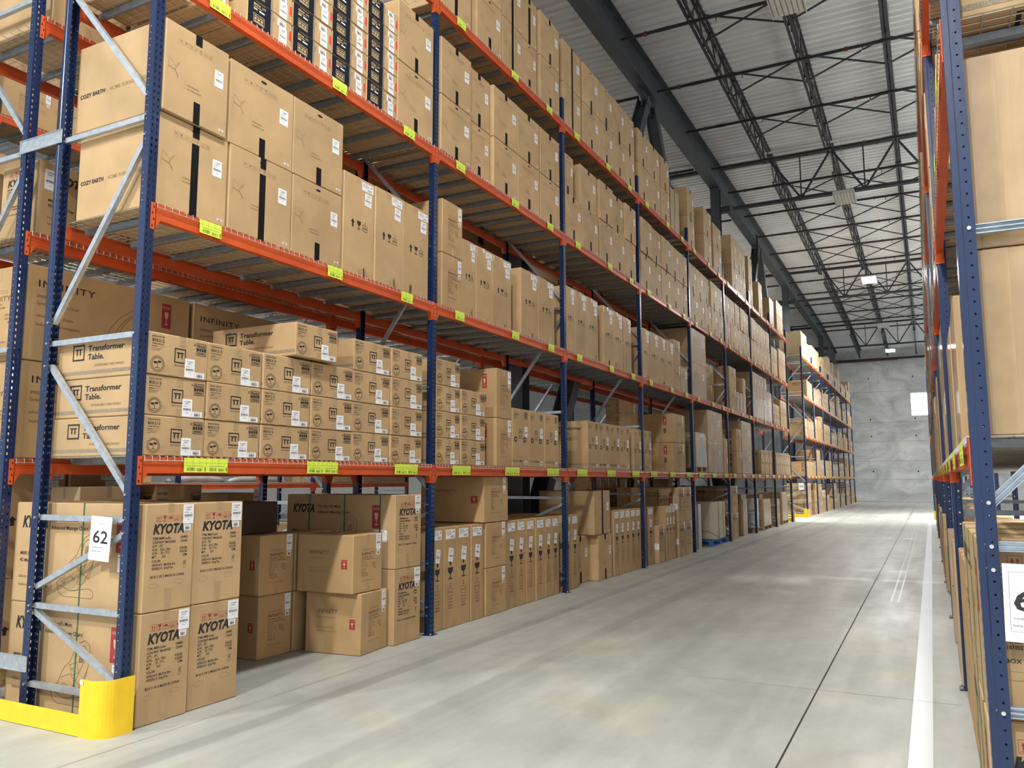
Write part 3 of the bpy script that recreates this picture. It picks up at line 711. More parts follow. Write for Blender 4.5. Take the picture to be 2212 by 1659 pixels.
def post_mesh():
    mb = MB(); n = int(POST_H / PITCH); h = PITCH; w = .038
    for i in range(n):
        v0, v1 = i * h, (i + 1) * h; c = (v0 + v1) / 2
        hole_tile(mb, lambda u, v: (0, u, v), -w, 0, v0, v1, -.018, c, TEAR, BLUE)
        hole_tile(mb, lambda u, v: (0, u, v), 0, w, v0, v1, .018, c, TEAR, BLUE)
        for s in (-1, 1):
            hole_tile(mb, lambda u, v: (u, s * .035, v), -.072, -.028, v0, v1, -.050, c, rnd(.0048), BLUE)
    H = n * h
    for s in (-1, 1):
        mb.poly([(0, s * w, 0), (-.024, s * w, 0), (-.024, s * w, H), (0, s * w, H)], BLUE)
        mb.poly([(-.024, s * w, 0), (-.028, s * .035, 0), (-.028, s * .035, H), (-.024, s * w, H)], BLUE)
        mb.poly([(-.072, s * .035, 0), (-.072, s * .029, 0), (-.072, s * .029, H), (-.072, s * .035, H)], BLUE)
    return mb.mesh('post')
POST = post_mesh()
def foot_mesh():
    mb = MB(); mb.box(-.085, .035, -.065, .065, 0, .008, BLUE)
    for a in (-.052, .052): mb.tube((.018, a, .008), (.018, a, .024), .009, 6, BOLT)
    return mb.mesh('foot_plate')
FOOT = foot_mesh()
HZ = [.20, .75, 1.38, 2.67, 4.27, 5.60, 6.90]
DG = [(.71, .29), (.88, 1.29), (2.50, 1.55), (2.83, 4.12), (5.48, 4.42), (5.72, 6.80)]     # rear height, front height
def brace_mesh(zr, zf):
    mb = MB(); xr, xf = -1.000, -.060
    a, b = Vector((xr, 0, zr)), Vector((xf, 0, zf)); up = Vector((0, 0, 1))
    mb.bar(a + Vector((0, -.016, 0)), b + Vector((0, -.016, 0)), .003, .040, GALV)
    mb.bar(a + Vector((0, 0, .0)) , b, .034, .003, GALV)
    d = (b - a).normalized(); n = Vector((-d.z, 0, d.x)) * .0185
    mb.bar(a + n, b + n, .034, .003, GALV)
    mb.bar(a - n, b - n, .034, .003, GALV)
    for x_, z_ in ((-.048, zf), (-1.02, zr)): mb.tube((x_, -.047, z_), (x_, .047, z_), .0085, 6, BOLT)
    return mb.mesh('brace')
BR = [brace_mesh(z, z) for z in HZ] + [brace_mesh(*p) for p in DG]
DEPTH = 1.067
def frame_obj(x, y, flip, label, group, side_clear=True):
    e = mk('rack_upright', None, None, (x, y, 0), PI if flip else 0); tag(e, label, 'rack upright', group)
    e.empty_display_size = .1
    mk('post', POST, e); r = mk('post', POST, e, (-DEPTH, 0, 0), PI)
    mk('foot_plate', FOOT, e); mk('foot_plate', FOOT, e, (-DEPTH, 0, 0), PI)
    for b in BR: mk('brace', b, e)
    return e

BL = 3.73 - .078   # clear beam length
def beam_mesh():
    mb = MB(); l = BL / 2
    # stepped box section: outer face x=0, rear step lower
    for (x0, x1, z0, z1) in ((-.022, 0, -.115, 0), (-.052, -.022, -.115, -.038)): mb.box(x0, x1, -l, l, z0, z1, ORANGE)
    mb.box(0, .0022, -l, l, -.062, -.052, ORANGE)
    return mb.mesh('beam')
BEAM = beam_mesh()
def conn_mesh(s):
    mb = MB(); l = BL / 2; y0 = s * (l - .004); y1 = s * (l + .036)
    def tri(z_a, z_b, holes):
        lo, hi = min(y0, y1), max(y0, y1)
        mb.box(.0008, .0055, lo, hi, z_a, z_b, ORANGE)
    tri(-.195, .002, 4)
    # plate square to the post
    yy_ = s * l; lo, hi = min(yy_, yy_ - s * .006), max(yy_, yy_ - s * .006)
    mb.box(-.060, .0055, lo, hi, -.195, .002, ORANGE)
    # weld gusset below the beam
    mb.raw([(.0055, s * l, -.115), (.0055, s * l, -.195), (.0055, s * (l - .045), -.115), (-.045, s * l, -.195), (-.045, s * (l - .045), -.115), (-.045, s * l, -.115)], [(0, 1, 2), (1, 3, 4, 2), (3, 5, 4)], ORANGE)
    for i, z in enumerate((-.03, -.075, -.12, -.17)):
        yc = s * (l + .017 + (.006 if i % 2 else -.004)); p = [(.0062, yc + a * .8, z + b * .8) for a, b in TEAR]; mb.poly(p, HOLE)
    return mb.mesh('connector')
CONN = [conn_mesh(-1), conn_mesh(1)]
def loc_label_mesh(w, h):
    mb = MB(); mb.box(0, .0012, -w / 2, w / 2, -h, 0, LIME)
    f = Face(mb, 'F', 0.0, .1, h); f.T = lambda u, v: (.0017, -w / 2 + u, -h + v)
    n = 2 if w > .3 else 1
    for i in range(n):
        o = i * w / n
        f.barcode(o + .03, o + .10, h * .10, h * .34, LBLK, 7, i); f.text(('02B1', '02A1')[i] if n == 2 else '02C1', o + .115, h * .10, h * .26, LBLK, bold=.02)
        f.rect(o + w / n - .016, o + w / n - .008, h * .08, h * .38, LBLK); f.rect(o + .02, o + w / n - .03, h * .43, h * .46, GREYS)
    for i in range(int(w / .06)): f.rect(.02 + i * .06, .022 + i * .06, h * .5, h, GREYS)
    f.rect(0, w, h * .66, h * .675, GREYS)
    return mb.mesh('location_label')
LL_W, LL_N = loc_label_mesh(.41, .105), loc_label_mesh(.21, .105)
def beam_obj(x, yc, z, flip, label, group, front=True, lvl=0, silver=False):
    """top of the beam at z"""
    e = mk('shelf_beam', BEAM_S if silver else BEAM, None, (x, yc, z), PI if flip else 0); tag(e, label, 'shelf beam', group)
    for c in CONN: mk('connector', c, e)
    if front:
        for dy in ((-1.28, .03, 1.33) if lvl == 0 else (-1.335, .135, 1.30)):
            mk('location_label', LL_W if lvl == 0 else LL_N, e, (.0165, dy, -.002))
    return e
BEAM_S = BEAM
def deck_mesh():
    mb = MB(); w, d = 1.185, 1.055; r = .0026
    n = 20
    for i in range(n):
        y = -w / 2 + .008 + i * (w - .016) / (n - 1)
        mb.tube((-d, y, 0), (.010, y, 0), r, 4, WIRE, False); mb.tube((.010, y, .002), (.010, y, -.036), r, 4, WIRE, False)
        mb.tube((-d, y, 0), (-d, y, -.050), r, 4, WIRE, False)
    for i in range(10):
        x = -d + .01 + i * (d - .06) / 9
        mb.tube((x, -w / 2, -.004), (x, w / 2, -.004), r, 4, WIRE, False)
    for z in (-.030, ): mb.tube((.0115, -w / 2, z), (.0115, w / 2, z), r, 4, WIRE, False)
    mb.tube((-d - .001, -w / 2, -.030), (-d - .001, w / 2, -.030), r, 4, WIRE, False)
    return mb.mesh('wire_deck')
DECKM = deck_mesh()
def channel_mesh():
    mb = MB(); d = 1.0
    pts = [(-.030, -.006), (-.024, -.040), (-.012, -.052), (.012, -.052), (.024, -.040), (.030, -.006)]
    for (a, b), (c, e) in zip(pts, pts[1:]): mb.poly([(-d - .028, a, b), (-.030, a, b), (-.030, c, e), (-d - .028, c, e)], CHANM)
    mb.poly([(-.030, a, b) for a, b in pts], CHANM); mb.poly([(-d - .028, a, b) for a, b in pts], CHANM)
    return mb.mesh('support_channel')
CHAN = channel_mesh()
def deck_obj(x, yc, z, flip, label, group):
    e = mk('wire_deck', DECKM, None, (x, yc, z), PI if flip else 0); tag(e, label, 'wire deck', group)
    for dy in (-.40, 0, .40): mk('support_channel', CHAN, e, (0, dy, 0))
    return e

LV = [1.812, 3.622, 5.450, 7.285]          # top of the beams
SH = ['first shelf', 'second shelf', 'third shelf', 'top shelf']
def rack(tagname, x, ys, flip=False, levels=LV, front=True, rear=True, decks=True, lime=True):
    s = -1 if not flip else 1
    for i, y in enumerate(ys):
        frame_obj(x, y, flip, f'blue upright frame, {ORD[i]} from near end of {tagname}', f'blue upright frames of {tagname}')
    for b, (ya, yb) in enumerate(zip(ys, ys[1:])):
        yc = (ya + yb) / 2; sc = (yb - ya - .078) / BL
        for l, z in enumerate(levels):
            os_ = []
            if front: os_.append(beam_obj(x, yc, z, flip, f'orange front beam{" with lime labels" if lime else ""}, {SH[l]}, {ORD[b]} bay, {tagname}', f'orange beams of {tagname}', lime, l))
            if rear: os_.append(beam_obj(x + s * DEPTH, yc, z, not flip, f'orange rear beam, {SH[l]}, {ORD[b]} bay, {tagname}', f'orange beams of {tagname}', False, l))
            for o in os_: o.scale = (1, sc, 1)
            if decks:
                for k in range(3):
                    pw = (yb - ya - .080) / 3
                    dk = deck_obj(x, yc + (k - 1) * pw, z + .0045, flip, f'{("near", "middle", "far")[k]} wire deck, {SH[l]}, {ORD[b]} bay, {tagname}', f'wire decks of {tagname}'); dk.scale = (1, (pw - .008) / 1.185, 1)

def label_cartons():
    G = {}
    for c in CARTONS: G.setdefault((c['rack'], c['bay'], c['lvl']), []).append(c)
    for (rk, bay, lvl), L in G.items():
        L.sort(key=lambda c: c['y'])
        cols = []
        for c in L:
            for q in cols:
                if abs(q[0]['y'] - c['y']) < .16 and abs(q[0]['x'] - c['x']) < .3: q.append(c); break
            else: cols.append([c])
        for i, q in enumerate(cols):
            q.sort(key=lambda c: c['z'])
            for j, c in enumerate(q):
                n = len(q)
                row = '' if n == 1 else (('bottom', 'top') if n == 2 else ('bottom', 'middle', 'top') if n == 3 else tuple(['bottom'] + [ORD[t] for t in range(1, n - 1)] + ['top']))[j]
                where = f'{"floor" if lvl < 0 else SH[lvl]}, {ORD[bay]} bay'
                pos = f'{ORD[i]} stack' if n > 1 else f'{ORD[i]} along'
                lab = f'{DESC[c["kind"]]}, {row + ", " if row else ""}{pos}, {where}'
                if rk: lab += f', {rk}'
                tag(c['o'], lab, 'carton', f'{DESC[c["kind"]]}s on {"the floor" if lvl < 0 else "the " + SH[lvl]}{", " + rk if rk else ""}')
Z1, Z2, Z3, Z4 = 1.820, 3.630, 5.458, 7.293
# ------------------------------------------------------------------ setting
mb = MB(); mb.poly([(-60, -60, 0), (60, -60, 0), (60, 64.7, 0), (-60, 64.7, 0)], FLOOR); fl = struct(mb.build('floor'))
mb = MB()
for x, w in ((3.955, .012), (0.26, .005)): mb.poly([(x - w / 2, -10, .0012), (x + w / 2, -10, .0012), (x + w / 2, 61.2, .0012), (x - w / 2, 61.2, .0012)], JOINT if w > .01 else CUT)
for k in range(13):
    y = 3.19 + 4.65 * k; mb.poly([(.3, y, .0010), (4.95, y, .0010), (4.95, y + .005, .0010), (.3, y + .005, .0010)], CUT)
struct(mb.build('floor_joint'))
mb = MB()
for x0, x1, y0, y1 in ((4.615, 4.745, -4, 34), (4.27, 4.29, 8.5, 34), (4.36, 4.38, 8.5, 34)):
    mb.poly([(x0, y0, .0008), (x1, y0, .0008), (x1 + (.09 if x0 > 4.5 else .05), y1, .0008), (x0 + (.09 if x0 > 4.5 else .05), y1, .0008)], SHINY)
for y in (35.5, 44.5): mb.poly([(4.0, y, .0009), (5.0, y, .0009), (5.0, y + .12, .0009), (4.0, y + .12, .0009)], SHINY)
struct(mb.build('floor_marking'))

mb = MB(); WY = 64.5; wx0, wx1, wz0, wz1 = 3.90, 5.62, 6.45, 8.22
for (a, b, c, d) in ((-24, wx0, 0, 13), (wx1, 16, 0, 13), (wx0, wx1, 0, wz0), (wx0, wx1, wz1, 13)): mb.box(a, b, WY, WY + .25, c, d, WALLM)
struct(mb.build('wall_far'))
mb = MB()
for z in (1.65, 3.05, 4.55, 6.0, 8.4): mb.box(-1.5, 7, WY - .004, WY, z, z + .02, CUT)
for x in (1.05, 4.15):
    for z in (2.2, 4.9, 6.2, 9.4): mb.box(x - .04, x + .04, WY - .012, WY, z, z + .12, HOLE)
struct(mb.build('wall_joint'))
winm = mat('daylight window', (.8, .85, .9), .3, emis=(0.86, 0.94, 1.0), emis_s=12)
mb = MB(); mb.poly([(wx0, WY + .1, wz0), (wx1, WY + .1, wz0), (wx1, WY + .1, wz1), (wx0, WY + .1, wz1)], winm); w1 = struct(mb.build('window_1'))
mb = MB(); mb.box(wx0, wx1, WY + .06, WY + .12, wz0, wz0 + .05, PANEL); mb.box(wx0, wx1, WY + .06, WY + .12, wz1 - .05, wz1, PANEL); mb.box(wx0, wx0 + .05, WY + .06, WY + .12, wz0, wz1, PANEL); mb.box(wx1 - .05, wx1, WY + .06, WY + .12, wz0, wz1, PANEL)
mb.build('window_frame', w1)
mb = MB(); mb.box(-24, 16, WY - .10, WY, 0, .10, PANEL); struct(mb.build('trim_1'))
lwm = mat('white painted wall', (.72, .72, .70), .8)
mb = MB(); mb.box(-24.25, -24, -16, WY, 0, 13, lwm); struct(mb.build('wall_left'))

# corrugated roof deck, ribs running across the aisle
def ZO(y): return 0.0 if y < 23.7 else (-.40 * (y - 23.7) / 30.8 if y < 54.5 else -.40 - .60 * (y - 54.5) / 10.0)
mb = MB(); zc = 12.80; y = -14.0; vs = []; prof = []
while y < WY:
    prof += [(y, zc), (y + .10, zc), (y + .135, zc - .075), (y + .235, zc - .075)]; y += .270
fs = []
for (ya, za) in prof: vs += [(-24, ya, za + ZO(ya)), (16, ya, za + ZO(ya))]
for i in range(len(prof) - 1): fs.append((2 * i, 2 * i + 1, 2 * i + 3, 2 * i + 2))
mb.raw(vs, fs, DECK); struct(mb.build('ceiling'))

# ------------------------------------------------------------------ roof steel
FX = -1.26
COLY = [-7.1, 8.3, 23.7, 39.1, 54.5]
def ibeam(mb, p, q, w, h, tf, tw, m, up=(0, 0, 1)):
    p, q = Vector(p), Vector(q); d = (q - p).normalized(); a = d.cross(Vector(up)).normalized(); b = a.cross(d)
    mb.bar(p + b * (h / 2 - tf / 2), q + b * (h / 2 - tf / 2), w, tf, m, up); mb.bar(p - b * (h / 2 - tf / 2), q - b * (h / 2 - tf / 2), w, tf, m, up); mb.bar(p, q, tw, h - 2 * tf, m, up)
for i, y in enumerate(COLY[1:]):
    mb = MB(); ibeam(mb, (FX, y, .03), (FX, y, 11.72 + ZO(y)), .30, .30, .02, .015, STEEL, (0, 1, 0)); mb.box(FX - .2, FX + .2, y - .2, y + .2, 0, .03, STEEL)
    mb.box(FX - .17, FX + .17, y - .17, y + .17, 11.72 + ZO(y), 11.742 + ZO(y), STEEL)
    tag(mb.build('steel_column'), f'dark grey steel column between the racks, {ORD[i]} from near end', 'column', 'steel columns')
for i in range(4):
    mb = MB(); ibeam(mb, (FX, COLY[i] + .02, 12.20 + ZO(COLY[i])), (FX, COLY[i + 1] - .02, 12.20 + ZO(COLY[i + 1])), .34, .90, .03, .02, STEEL)
    tag(mb.build('roof_girder'), f'deep dark girder over the steel columns, {ORD[i]} span from near end', 'girder', 'roof girders over the columns')
mb = MB(); ibeam(mb, (FX, 54.52, 11.8), (FX, 64.4, 11.21), .34, .90, .03, .02, STEEL); tag(mb.build('roof_girder'), 'last dark roof girder reaching the concrete end wall', 'girder', 'roof girders over the columns')
for i, (ya, yb) in enumerate(((8.3, 23.7), (23.7, 39.1))):
    ym = (ya + yb) / 2
    for y, w in ((ya, 'near'), (yb, 'far')):
        s = 1 if y > ym else -1
        mb = MB(); a, b = Vector((FX, ym + s * .25, 11.55)), Vector((FX, y - s * .3, .45)); ibeam(mb, a, b, .26, .30, .02, .015, STEEL, (1, 0, 0))
        mb.box(FX - .02, FX + .02, ym + min(0, s * .5), ym + max(0, s * .5), 11.3, 11.75, STEEL)
        tag(mb.build('diagonal_brace'), f'sloping dark steel brace under the roof girder, {w} leg, {ORD[i]} pair', 'steel brace', 'sloping braces between columns')
JX = [-18.9, -16.95, -15.0, -13.05, -11.1, -9.15, -7.2, -5.25, -3.3, .6, 2.55, 4.5, 6.45, 8.4, 10.35]
def joist(L):
    mb = MB(); zb, zt = 12.02, 12.72
    for s in (-.05, .05):
        mb.bar((s, .15, zt), (s, L - .15, zt), .055, .06, STEELD); mb.bar((s, .9, zb), (s, L - .9, zb), .055, .06, STEELD)
    n = 20; d = (L - 1.8) / n
    for i in range(n):
        a, b = .9 + i * d, .9 + (i + 1) * d
        mb.tube((0, a, zb if i % 2 == 0 else zt), (0, b, zt if i % 2 == 0 else zb), .021, 5, STEELD)
        mb.tube((0, (a + b) / 2, zb), (0, (a + b) / 2, (zb + zt) / 2), .013, 4, STEELD)
    mb.tube((0, .15, zt), (0, .9, zb), .016, 5, STEELD); mb.tube((0, L - .15, zt), (0, L - .9, zb), .016, 5, STEELD)
    return mb.mesh('roof_joist')
JM = joist(15.4); JM2 = joist(9.9)
for i, x in enumerate(JX):
    for j, y in enumerate(COLY):
        if y < 0 and x < -6: continue
        o = mk('roof_joist', JM if j < 4 else JM2, None, (x, y, 0)); sl = ((ZO(y + 15.4) - ZO(y)) / 15.4) if j < 4 else -.06
        o.rotation_euler = (math.atan(sl), 0, 0); o.location = (x, y + 12.4 * math.sin(math.atan(sl)), ZO(y) - .02 * (j > 1))
        side = f'{ORD[max(0, i - 9)]} right of the girder line' if x > FX else f'{ORD[8 - i]} left of the girder line'
        tag(o, f'open web roof joist, {side}, {ORD[j]} span', 'roof joist', 'open web roof joists')
def jgirder(mb, X0, X1, y, zt=12.45, zb=10.95):
    for s in (-.05, .05):
        mb.bar((X0, y + s, zt), (X1, y + s, zt), .07, .10, STEELD); mb.bar((X0 + .4, y + s, zb), (X1 - .4, y + s, zb), .07, .10, STEELD)
    xs = [x for x in JX + [-1.35] if X0 <= x <= X1]; xs.sort()
    for a, b in zip(xs, xs[1:]):
        m_ = (a + b) / 2
        mb.bar((a, y, zt), (m_, y, zb), .055, .06, STEELD); mb.bar((m_, y, zb), (b, y, zt), .055, .06, STEELD)
        mb.bar((m_, y, zb), (m_, y, zt), .03, .03, STEELD)
for i, y in enumerate(COLY[1:]):
    for X0, X1, w in ((FX + .2, 10.35, 'right'), (-18.9, FX - .2, 'left')):
        mb = MB(); jgirder(mb, X0, X1, y, 12.45 + ZO(y), 10.95 + ZO(y)); mb.box(*((FX + .16, FX + .5) if w == 'right' else (FX - .5, FX - .16)), y - .1, y + .1, 10.85 + ZO(y), 11.05 + ZO(y), STEELD)
        tag(mb.build('joist_girder'), f'deep cross truss {w} of the {ORD[i]} steel column', 'roof truss', 'cross trusses at the columns')
mb = MB(); mb.box(-18, 10.4, 64.30, 64.48, 10.86, 11.06, STEELD); mb.box(-18, 10.4, 64.28, 64.32, 11.02, 11.06, GALV); tag(mb.build('ledger_beam'), 'steel ledger beam fixed along the top of the concrete end wall', 'beam')
mb = MB(); mb.tube((-3, 64.1, 10.80), (3.2, 64.1, 10.80), .05, 8, COUPL); tag(mb.build('sprinkler_main'), 'red sprinkler main running along the concrete end wall', 'sprinkler pipe')
def xbridge():
    mb = MB()
    for a in (0, 1):
        mb.bar((.03, 0, 12.02 + .7 * a), (1.92, 0, 12.72 - .7 * a), .036, .036, STEELD)
    return mb.mesh('cross_bridging')
XB = xbridge(); n = 0
for j, y in enumerate(COLY[1:4]):
    for k in (1, 2, 3, 4):
        for i, x in enumerate(JX):
            if x + 1.96 > 10.4 or x == -3.3 or x < -6: continue
            o = mk('cross_bridging', XB, None, (x, y + k * 3.08, ZO(y + k * 3.08) - (.06 if y > 20 else .02))); c = o
            side = 'left of the girder' if x < FX else f'right of joist {ORD[i - 9]}'
            tag(o, f'crossed bridging bars {side}, {ORD[j]} span, {ORD[k - 1]} line', 'bridging bars', 'crossed bridging between joists')
spr = MB(); spr.tube((0, 0, 0), (0, 0, -.10), .012, 6, PIPE); spr.tube((0, 0, -.10), (0, 0, -.108), .028, 8, BOLT); SPRM = spr.mesh('sprinkler_head')
def pipe_mesh():
    mb = MB(); mb.tube((0, 0, 0), (11.6, 0, 0), .040, 8, PIPE)
    for x in (.55, 4.6, 8.2): mb.tube((x, 0, 0), (x + .07, 0, 0), .056, 8, COUPL)
    for x in (.9, 5.2): mb.tube((x, 0, 0), (x + .28, 0, 0), .046, 8, PIPE)
    for x in (1.6, 3.6, 5.6): mb.tube((x, 0, 0), (x, 0, .85), .006, 4, BOLT)
    return mb.mesh('sprinkler_pipe')
PM = pipe_mesh()
for k in range(18):
    y = 4.7 + 2.84 * k + (.35 if k == 6 else 0)
    if y > 63: break
    o = mk('sprinkler_pipe', PM, None, (-1.0, y, 11.86 + ZO(y))); tag(o, f'black sprinkler pipe across the aisle, {ORD[k] if k < 18 else k} from near end', 'sprinkler pipe', 'sprinkler pipes across the aisle')
    for x in (2.2, 5.0, 7.6): mk('sprinkler_head', SPRM, o, (x, 0, -.03))
for k in range(8):
    o = mk('sprinkler_pipe', PM, None, (-1.5, 10.3 + 5.7 * k, 11.80 + ZO(10.3 + 5.7 * k)), PI); tag(o, f'black sprinkler pipe left of the girder, {ORD[k]} from near end', 'sprinkler pipe', 'sprinkler pipes left of the girder')
mb = MB(); mb.tube((-1.05, 30.3, 11.86), (-1.05, 30.3, 10.7), .035, 8, PIPE)
for z in (11.83, 10.7): mb.tube((-1.05, 30.3, z - .04), (-1.05, 30.3, z + .06), .055, 8, COUPL)
mb.tube((-1.05, 30.3, 10.7), (-2.2, 30.3, 10.7), .035, 8, PIPE)
tag(mb.build('sprinkler_riser'), 'black riser pipe with orange elbows beside the girder', 'sprinkler pipe')

# ------------------------------------------------------------------ high bay lamps
def lamp(x, y, on, label, power=0, reach=True):
    e = mk('high_bay_lamp', None, None, (x, y, LAMP_Z)); tag(e, label, 'ceiling lamp', 'high bay lamps')
    mb = MB(); mb.box(-.30, .30, -.62, .62, .02, .09, HOUSING); mb.box(-.32, -.30, -.62, .62, -.04, .09, HOUSING); mb.box(.30, .32, -.62, .62, -.04, .09, HOUSING); mb.box(-.06, .06, -.2, .2, .09, .15, HOUSING); mb.build('housing', e)
    mb = MB()
    for i in range(6): a = -.28 + i * .095; mb.box(a, a + .075, -.60, .60, -.012, .018, LENS_ON if on else LENS_OFF)
    mb.build('lens', e)
    mb = MB()
    for a in (-.5, .5): mb.tube((0, a, .09), (0, a, 12.715 + ZO(y + a) - LAMP_Z), .006, 5, BOLT)
    mb.build('suspension_rod', e)
    if on:
        ld = bpy.data.lights.new('lamp_light', 'AREA'); ld.shape = 'RECTANGLE'; ld.size = .56; ld.size_y = 1.2; ld.energy = power; ld.spread = math.radians(95) if y > 50 else math.radians(80) if (x > 9 or (x < 0 and y > 0)) else PI; ld.color = (1.0, .985, .945)
        lo = bpy.data.objects.new('lamp_light', ld); COL.objects.link(lo); lo.parent = e; lo.location = (0, 0, -.03)
for i, (x, y, pw) in enumerate(LAMP_ON):
    lab = {8: 'unseen high bay lamp added to brighten the ceiling, second beyond right rack', 9: 'unseen high bay lamp added to brighten the ceiling, third beyond right rack', 10: 'unseen high bay lamp added to brighten the ceiling, fourth beyond right rack', 5: 'lit high bay lamp beyond the right rack, first along', 0: 'lit high bay lamp above the near end of the aisle', 1: 'bright lit lamp over the middle of the aisle', 2: 'lit lamp close to the concrete end wall'}.get(i, f'lit high bay lamp over a neighbouring aisle, {ORD[i - 3]}')
    lamp(x, y, True, lab, pw)
for i, (x, y) in enumerate(LAMP_OFF): lamp(x, y, False, f'unlit ribbed ceiling lamp, {("at the top edge of the photo", "under the second cross truss", "between the two lit lamps")[i]}')

# ------------------------------------------------------------------ racks
YS = [0, 3.745, 7.43, 11.15, 14.9, 18.65, 22.38, 26.11, 29.84]
YF = [34.4 + 3.73 * k for k in range(8)]
rack('left rack', 0.0, YS)
rack('far left rack', 0.0, YF)
RX2 = -1.452
rack('rack behind', RX2, YS[:7], decks=True, lime=False)
RXR = 4.985
YR = [3.73 * k for k in range(9)]
rack('right rack', RXR, YR, flip=True, rear=False)
rack('far right rack', RXR, YF[:5], flip=True, rear=False, decks=False)
RX3 = -7.6
rack('distant left rack', RX3, [-.6 + 3.73 * k for k in range(5)], rear=False, lime=False, levels=[1.60, 3.5, 5.4, 7.28])

def C(kind, bay, lvl, edges, zs, D=.9, x=-.012, vars_=None, rack_='left rack', flip=False, jit=0.0, rz=0.0):
    for a, b in edges: stack(kind, rack_, bay, lvl, x + random.uniform(-.006, .006), a, b, zs, D, vars_, flip, jit, rz)
def run(y0, ws, g=.004):
    out = []; y = y0
    for w in ws: out.append((y, y + w)); y += w + g
    return out
F3 = lambda z, *h: [z + a for a in h]
# floor, first bay
C('arms', 0, -1, [(.070, .494)], [0, .745, 1.487], 1.46, x=.022); C('arms', 0, -1, [(.506, .978)], [0, .745, 1.487], 1.46, x=.012)
C('inf', 0, -1, [(1.96, 2.41), (2.425, 2.52)][:1], [0, .575, 1.135], .62, x=-.75)
C('inf', 0, -1, [(2.42, 2.99)], [0, .575, 1.135], .30, x=-.74)
stack('inf', 'left rack', 0, -1, -.045, 2.535, 3.03, [0, .575], .62, rz=math.radians(6)); stack('inf', 'left rack', 0, -1, -.06, 2.44, 2.93, [.577, 1.128], .66, rz=math.radians(2))
C('arms', 0, -1, [(3.06, 3.54)], [0, .75, 1.50], 1.44, x=-.01)
mb = MB(); mb.cbox(-1.40, -.95, 1.70, 2.38, 1.14, 1.44, .004, DARKFAB)
tag(mb.build('brown_board_box'), 'dark brown low box behind the KYOTA cartons', 'carton')
# floor, second bay
C('thin', 1, -1, [(3.815, 4.055), (4.06, 4.345), (4.355, 4.655), (4.665, 4.965)], [0, 1.12], 1.0, x=-.055); 
C('inf', 1, -1, [(5.01, 5.555)], [0, .572, 1.125], .85, x=-.04); C('inf', 1, -1, [(4.95, 5.60)], [1.127, 1.69], .92, x=-.035)
C('thin', 1, -1, [(5.60, 5.89), (5.90, 6.175), (6.185, 6.46), (6.47, 6.77), (6.78, 7.00), (7.01, 7.27)], [0, 1.12], 1.0, x=-.065)
# floor, third bay
C('thin', 2, -1, [(7.50, 7.77), (7.78, 8.03)], [0, 1.12], 1.0, x=-.08)
C('cozy', 2, -1, [(8.15, 8.855)], [0, .745], .85, x=-.235, vars_=[2]); C('cozy', 2, -1, [(8.87, 9.52)], [0, .745], 1.0, x=-.075, vars_=[2]); C('cozy', 2, -1, [(8.70, 9.43)], [.748, 1.47], 1.0, x=-.06, vars_=[3])
C('thin', 2, -1, [(9.60, 9.89), (9.90, 10.18), (10.19, 10.47), (10.48, 10.77), (10.78, 11.08)], [0, 1.12], 1.0, x=-.06)
# floor, fourth bay
C('thin', 3, -1, [(11.62, 12.02)], [0, 1.11], 1.0, x=-.10); C('arms', 3, -1, [(12.05, 12.47)], [0, .745], .9, x=-.02)
C('thin', 3, -1, [(12.58, 12.82), (12.83, 13.06), (13.07, 13.32)], [0, 1.11], .7, x=-.03)
C('arms', 3, -1, [(13.50, 14.03), (14.10, 14.62)], [0, .745, 1.485], 1.0, x=-.015)
C('infbig', 3, -1, [(12.55, 13.45)], [.0, .74, 1.49], .32, x=-.74)
# floor, fifth bay: board, crate on blue pallet
mb = MB(); mb.cbox(-.95, -.15, 15.72, 15.98, 0, 1.06, .004, PANEL); tag(mb.build('white_board'), 'white board standing on edge beside the fifth post', 'board')
def pallet(name, x0, x1, y0, y1, z, m, label, group=None):
    e = mk(name, None, None, ((x0 + x1) / 2, (y0 + y1) / 2, z)); tag(e, label, 'pallet', group)
    a, b = (x1 - x0) / 2, (y1 - y0) / 2
    mb = MB()
    for i in range(7): y = -b + (2 * b - .09) * i / 6; mb.box(-a, a, y, y + .09, .115, .135, m)
    mb.build('top_board', e)
    mb = MB()
    for x in (-a, -.05, a - .10):
        for y in (-b, -.05, b - .10): mb.box(x, x + .10, y, y + .10, .02, .115, m)
    mb.build('block', e)
    mb = MB()
    for x in (-a, -.05, a - .10): mb.box(x, x + .10, -b, b, 0, .02, m)
    mb.build('bottom_board', e)
pallet('pallet', -1.0, -.02, 16.55, 18.25, 0, BLUEP, 'blue wooden pallet on the floor under a plywood crate')
def crate(x0, x1, y0, y1, z0, z1, label, m=PLYW, name='plywood_crate', slack=True):
    mb = MB(); mb.cbox(x0, x1, y0, y1, z0, z1, .006, m)
    o = mb.build(name); tag(o, label, 'crate')
    mb = MB()
    for f in (.25, .75): y = y0 + (y1 - y0) * f; mb.box(x0 - .004, x1 + .004, y, y + .02, z0, z1 + .004, JOINT)
    if slack: 
        prev = None
        for i in range(9):
            t = i / 8; p = (x0 + .25 + t * .75, y0 - .03 - .05 * math.sin(PI * t), z0 + .05 + .16 * math.sin(PI * t))
            if prev: mb.tube(prev, p, .005, 4, JOINT)
            prev = p
    mb.build('strap', o)
crate(-1.0, -.07, 17.20, 18.22, .137, 1.08, 'pale plywood crate with loose straps on a blue pallet')
